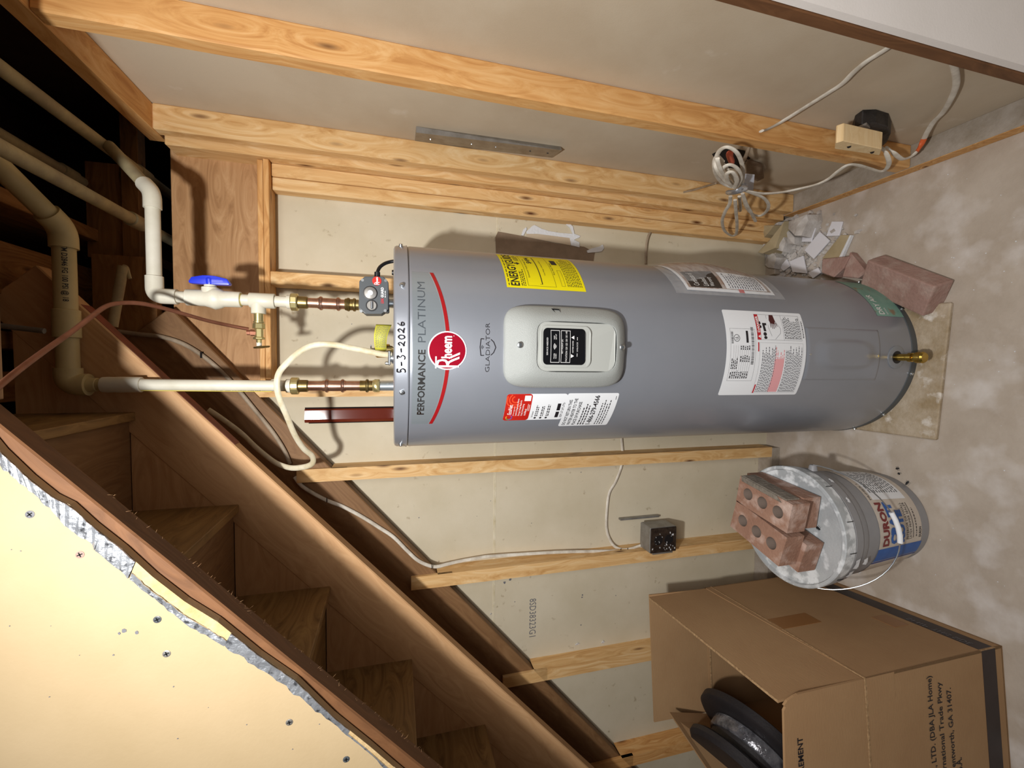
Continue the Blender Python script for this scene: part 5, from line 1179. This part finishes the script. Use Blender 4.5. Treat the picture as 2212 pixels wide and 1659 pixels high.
# ================================================================== DEBRIS IN THE CORNER AND ON THE FLOOR
def Zq(L, z): return [onZ(x, y, z) for x, y in L]
s65 = 6.506
def q65(L): return [(1560 + x / s65, 380 + y / s65) for x, y in L]
tiles = [([(1540, 640), (1690, 640), (1640, 840), (1460, 845)], 'rectangular white tile farthest from the heater, on the concrete', .004),
         ([(1370, 785), (1510, 910), (1280, 1165), (1155, 1045)], 'largest tilted white tile in the middle of the rubble', .012),
         ([(1250, 730), (1310, 730), (1250, 925), (1115, 925), (1130, 850)], 'cut white tile lying between the plaster chunks and the largest tile', .014),
         ([(945, 1200), (1135, 1120), (1185, 1370), (985, 1350)], 'square white tile half in the heater shadow', .010),
         ([(905, 1170), (950, 1270), (860, 1335), (805, 1280)], 'small white tile chip left of the square one by the heater', .012),
         ([(1345, 1290), (1385, 1360), (1270, 1440), (1205, 1360)], 'small white tile chip nearest the dusty brick', .008)]
for L, lab, z in tiles:
    P4 = Zq(q65(L), z + .006); tag(MB().prism(P4, (0, 0, -.0055)).build('white_tile', TILE, bevel=.0006), lab, 'tile', 'tile pieces in the rubble')
o = thing('drywall_scrap', onZ(1820, 520, 0), 'brown-backed drywall scrap with a white broken edge beside the tiles', 'drywall scrap')
P4 = Zq(q65([(1660, 830), (1805, 830), (1650, 1160), (1400, 1160)]), .018); MB().prism(P4, (0, 0, -.012)).build('scrap_body', GYPT, o, bevel=.001)
MB().prism(Zq(q65([(1790, 830), (1812, 830), (1668, 1160), (1630, 1160)]), .0188), (0, 0, -.014)).build('broken_edge', GYPW, o, bevel=.001)
for L, z, lab in [([(1400, 1165), (1790, 1125), (1700, 1300), (1560, 1430), (1390, 1360)], .040, 'flat dusty reddish slab fragment against the rubble behind the heater'), ([(1790, 1065), (2025, 1355), (1900, 1440), (1680, 1420), (1720, 1290)], .034, 'pointed reddish slab fragment beside the leaning brick')]:
    P4 = Zq(q65(L), z); tag(MB().prism(P4, (0, 0, -z + .001)).build('brick_fragment', BRICKD, bevel=.003), lab, 'brick fragment')
chunks = [([(330, 960), (560, 830), (760, 680), (800, 650), (740, 760), (620, 930), (480, 1080), (330, 1170)], .055, GYP, 'long white plaster chunk at the foot of the corner studs'),
          ([(470, 1090), (650, 930), (790, 760), (880, 640), (740, 1010), (570, 1090)], .075, GYPT, 'curved tan drywall paper strip over the rubble'),
          ([(800, 750), (880, 930), (830, 1060), (730, 1030), (720, 920)], .06, GYP, 'rounded white plaster chunk in the middle of the rubble'),
          ([(930, 640), (1180, 540), (1190, 620), (1110, 840), (1040, 840), (930, 740)], .065, GYP, 'pinkish white plaster chunk highest against the wall plate'),
          ([(900, 730), (1010, 860), (1000, 960), (900, 950), (895, 840)], .045, GYP, 'jagged white plaster chunk beside the black speck'),
          ([(580, 1090), (720, 1090), (780, 1150), (730, 1300), (660, 1290), (565, 1260)], .045, GYP, 'cracked white plaster chunk closest to the heater'),
          ([(490, 790), (600, 700), (720, 690), (640, 820), (560, 880)], .09, GYPT, 'tan drywall flake leaning on the stud foot'),
          ([(330, 1010), (480, 1090), (560, 1110), (480, 1230), (310, 1190)], .04, GYP, 'white plaster chunk at the left end of the rubble')]
for L, z, mt, lab in chunks:
    top = Zq(q65(L), z); cc = sum(top, Vector()) / len(top); mb = MB(); n = len(top)
    bot = [Vector((cc.x + (p.x - cc.x) * 1.15, cc.y + (p.y - cc.y) * 1.15, .001)) for p in top]
    top = [p + Vector((0, 0, rnd.uniform(-.008, .006))) for p in top]
    for p in top + bot: p.y = min(p.y, YB - .004); p.x = min(p.x, XI - .006)
    tc_ = cc + Vector((0, 0, rnd.uniform(.002, .01))); tc_.y = min(tc_.y, YB - .01)
    mb.add(top + bot + [tc_], [(i, (i + 1) % n, 2 * n) for i in range(n)] + [(i, n + i, n + (i + 1) % n, (i + 1) % n) for i in range(n)] + [list(range(2 * n - 1, n - 1, -1))])
    tag(mb.build('plaster_chunk', mt), lab, 'plaster chunk', 'plaster chunks behind the heater')
mb = MB()
for i in range(1100):
    x = rnd.gauss(1700, 50); y = rnd.gauss(535, 36); p = onZ(x, y, 0)
    if p.y > YB - .01 or p.x > XI - .008 or (p.x - CX) ** 2 + (p.y - CY) ** 2 < .262 ** 2: continue
    s = rnd.uniform(.002, .009) * (1 if rnd.random() > .12 else 1.8); a = rnd.random() * 6; h = s * rnd.uniform(.4, 1.2)
    q = [p + Vector((math.cos(a + k * 1.5708 + rnd.uniform(-.3, .3)) * s * rnd.uniform(.6, 1.2), math.sin(a + k * 1.5708) * s, 0)) for k in range(4)]
    mb.prism(q, (rnd.uniform(-.3, .3) * s, rnd.uniform(-.3, .3) * s, h))
tag(mb.build('rubble', GYP), 'crushed white plaster rubble heaped in the corner behind the heater', 'rubble')['kind'] = 'stuff'
mb = MB()
for i in range(90):
    x = rnd.uniform(1760, 2200); y = rnd.uniform(330, 1300); p = onZ(x, y, 0)
    if (p.x - CX) ** 2 + (p.y - CY) ** 2 < .26 ** 2 or (p.x - BX) ** 2 + (p.y - BY) ** 2 < .15 ** 2 or p.x < -.62 or p.x > XI - .02: continue
    s = rnd.uniform(.0006, .0018); q = [p + Vector((math.cos(k * 1.5708 + i) * s * rnd.uniform(.7, 1.5), math.sin(k * 1.5708 + i) * s, .0002)) for k in range(4)]; mb.prism(q, (0, 0, s * .6))
tag(mb.build('floor_grit', GYPW), 'tiny white specks of grit scattered on the concrete floor', 'grit')['kind'] = 'stuff'
def bug(x, y, z, ang, L, w, lab):
    p = onZ(x, y, z); t = thing('dead_insect', p, lab, 'insect', 'dead insects near the bucket'); d = Vector((math.cos(ang), math.sin(ang), 0))
    MB().lathe(p - d * L / 2 + Vector((0, 0, w)), d, [(0, w * .3), (L * .15, w * .8), (L * .35, w * .55), (L * .5, w), (L * .8, w * .9), (L, w * .2)], 10).build('body', BLACK, t, smooth=True)
    mb = MB()
    for k in (-1, 0, 1):
        for s in (-1, 1):
            n_ = Vector((-d.y, d.x, 0)) * s; mb.cyl(p + d * k * L * .2 + Vector((0, 0, w)), p + d * k * L * .3 + n_ * w * 2.4 + Vector((0, 0, .0003)), .0003, 5)
    mb.build('legs', BLACK, t)['kind'] = 'stuff'
bug(1940, 1012, 0, 2.0, .010, .0028, 'black dead insect on the floor, first of three right of the bucket')
bug(1943, 1023, 0, .6, .007, .0026, 'round black dead insect between the other two on the floor')
bug(1961, 1043, 0, -.5, .015, .0028, 'longest black dead insect on the floor right of the bucket')
bug(1769, 1141, .3520, 1.2, .012, .0032, 'black dead insect on the bucket lid beside the lower brick')
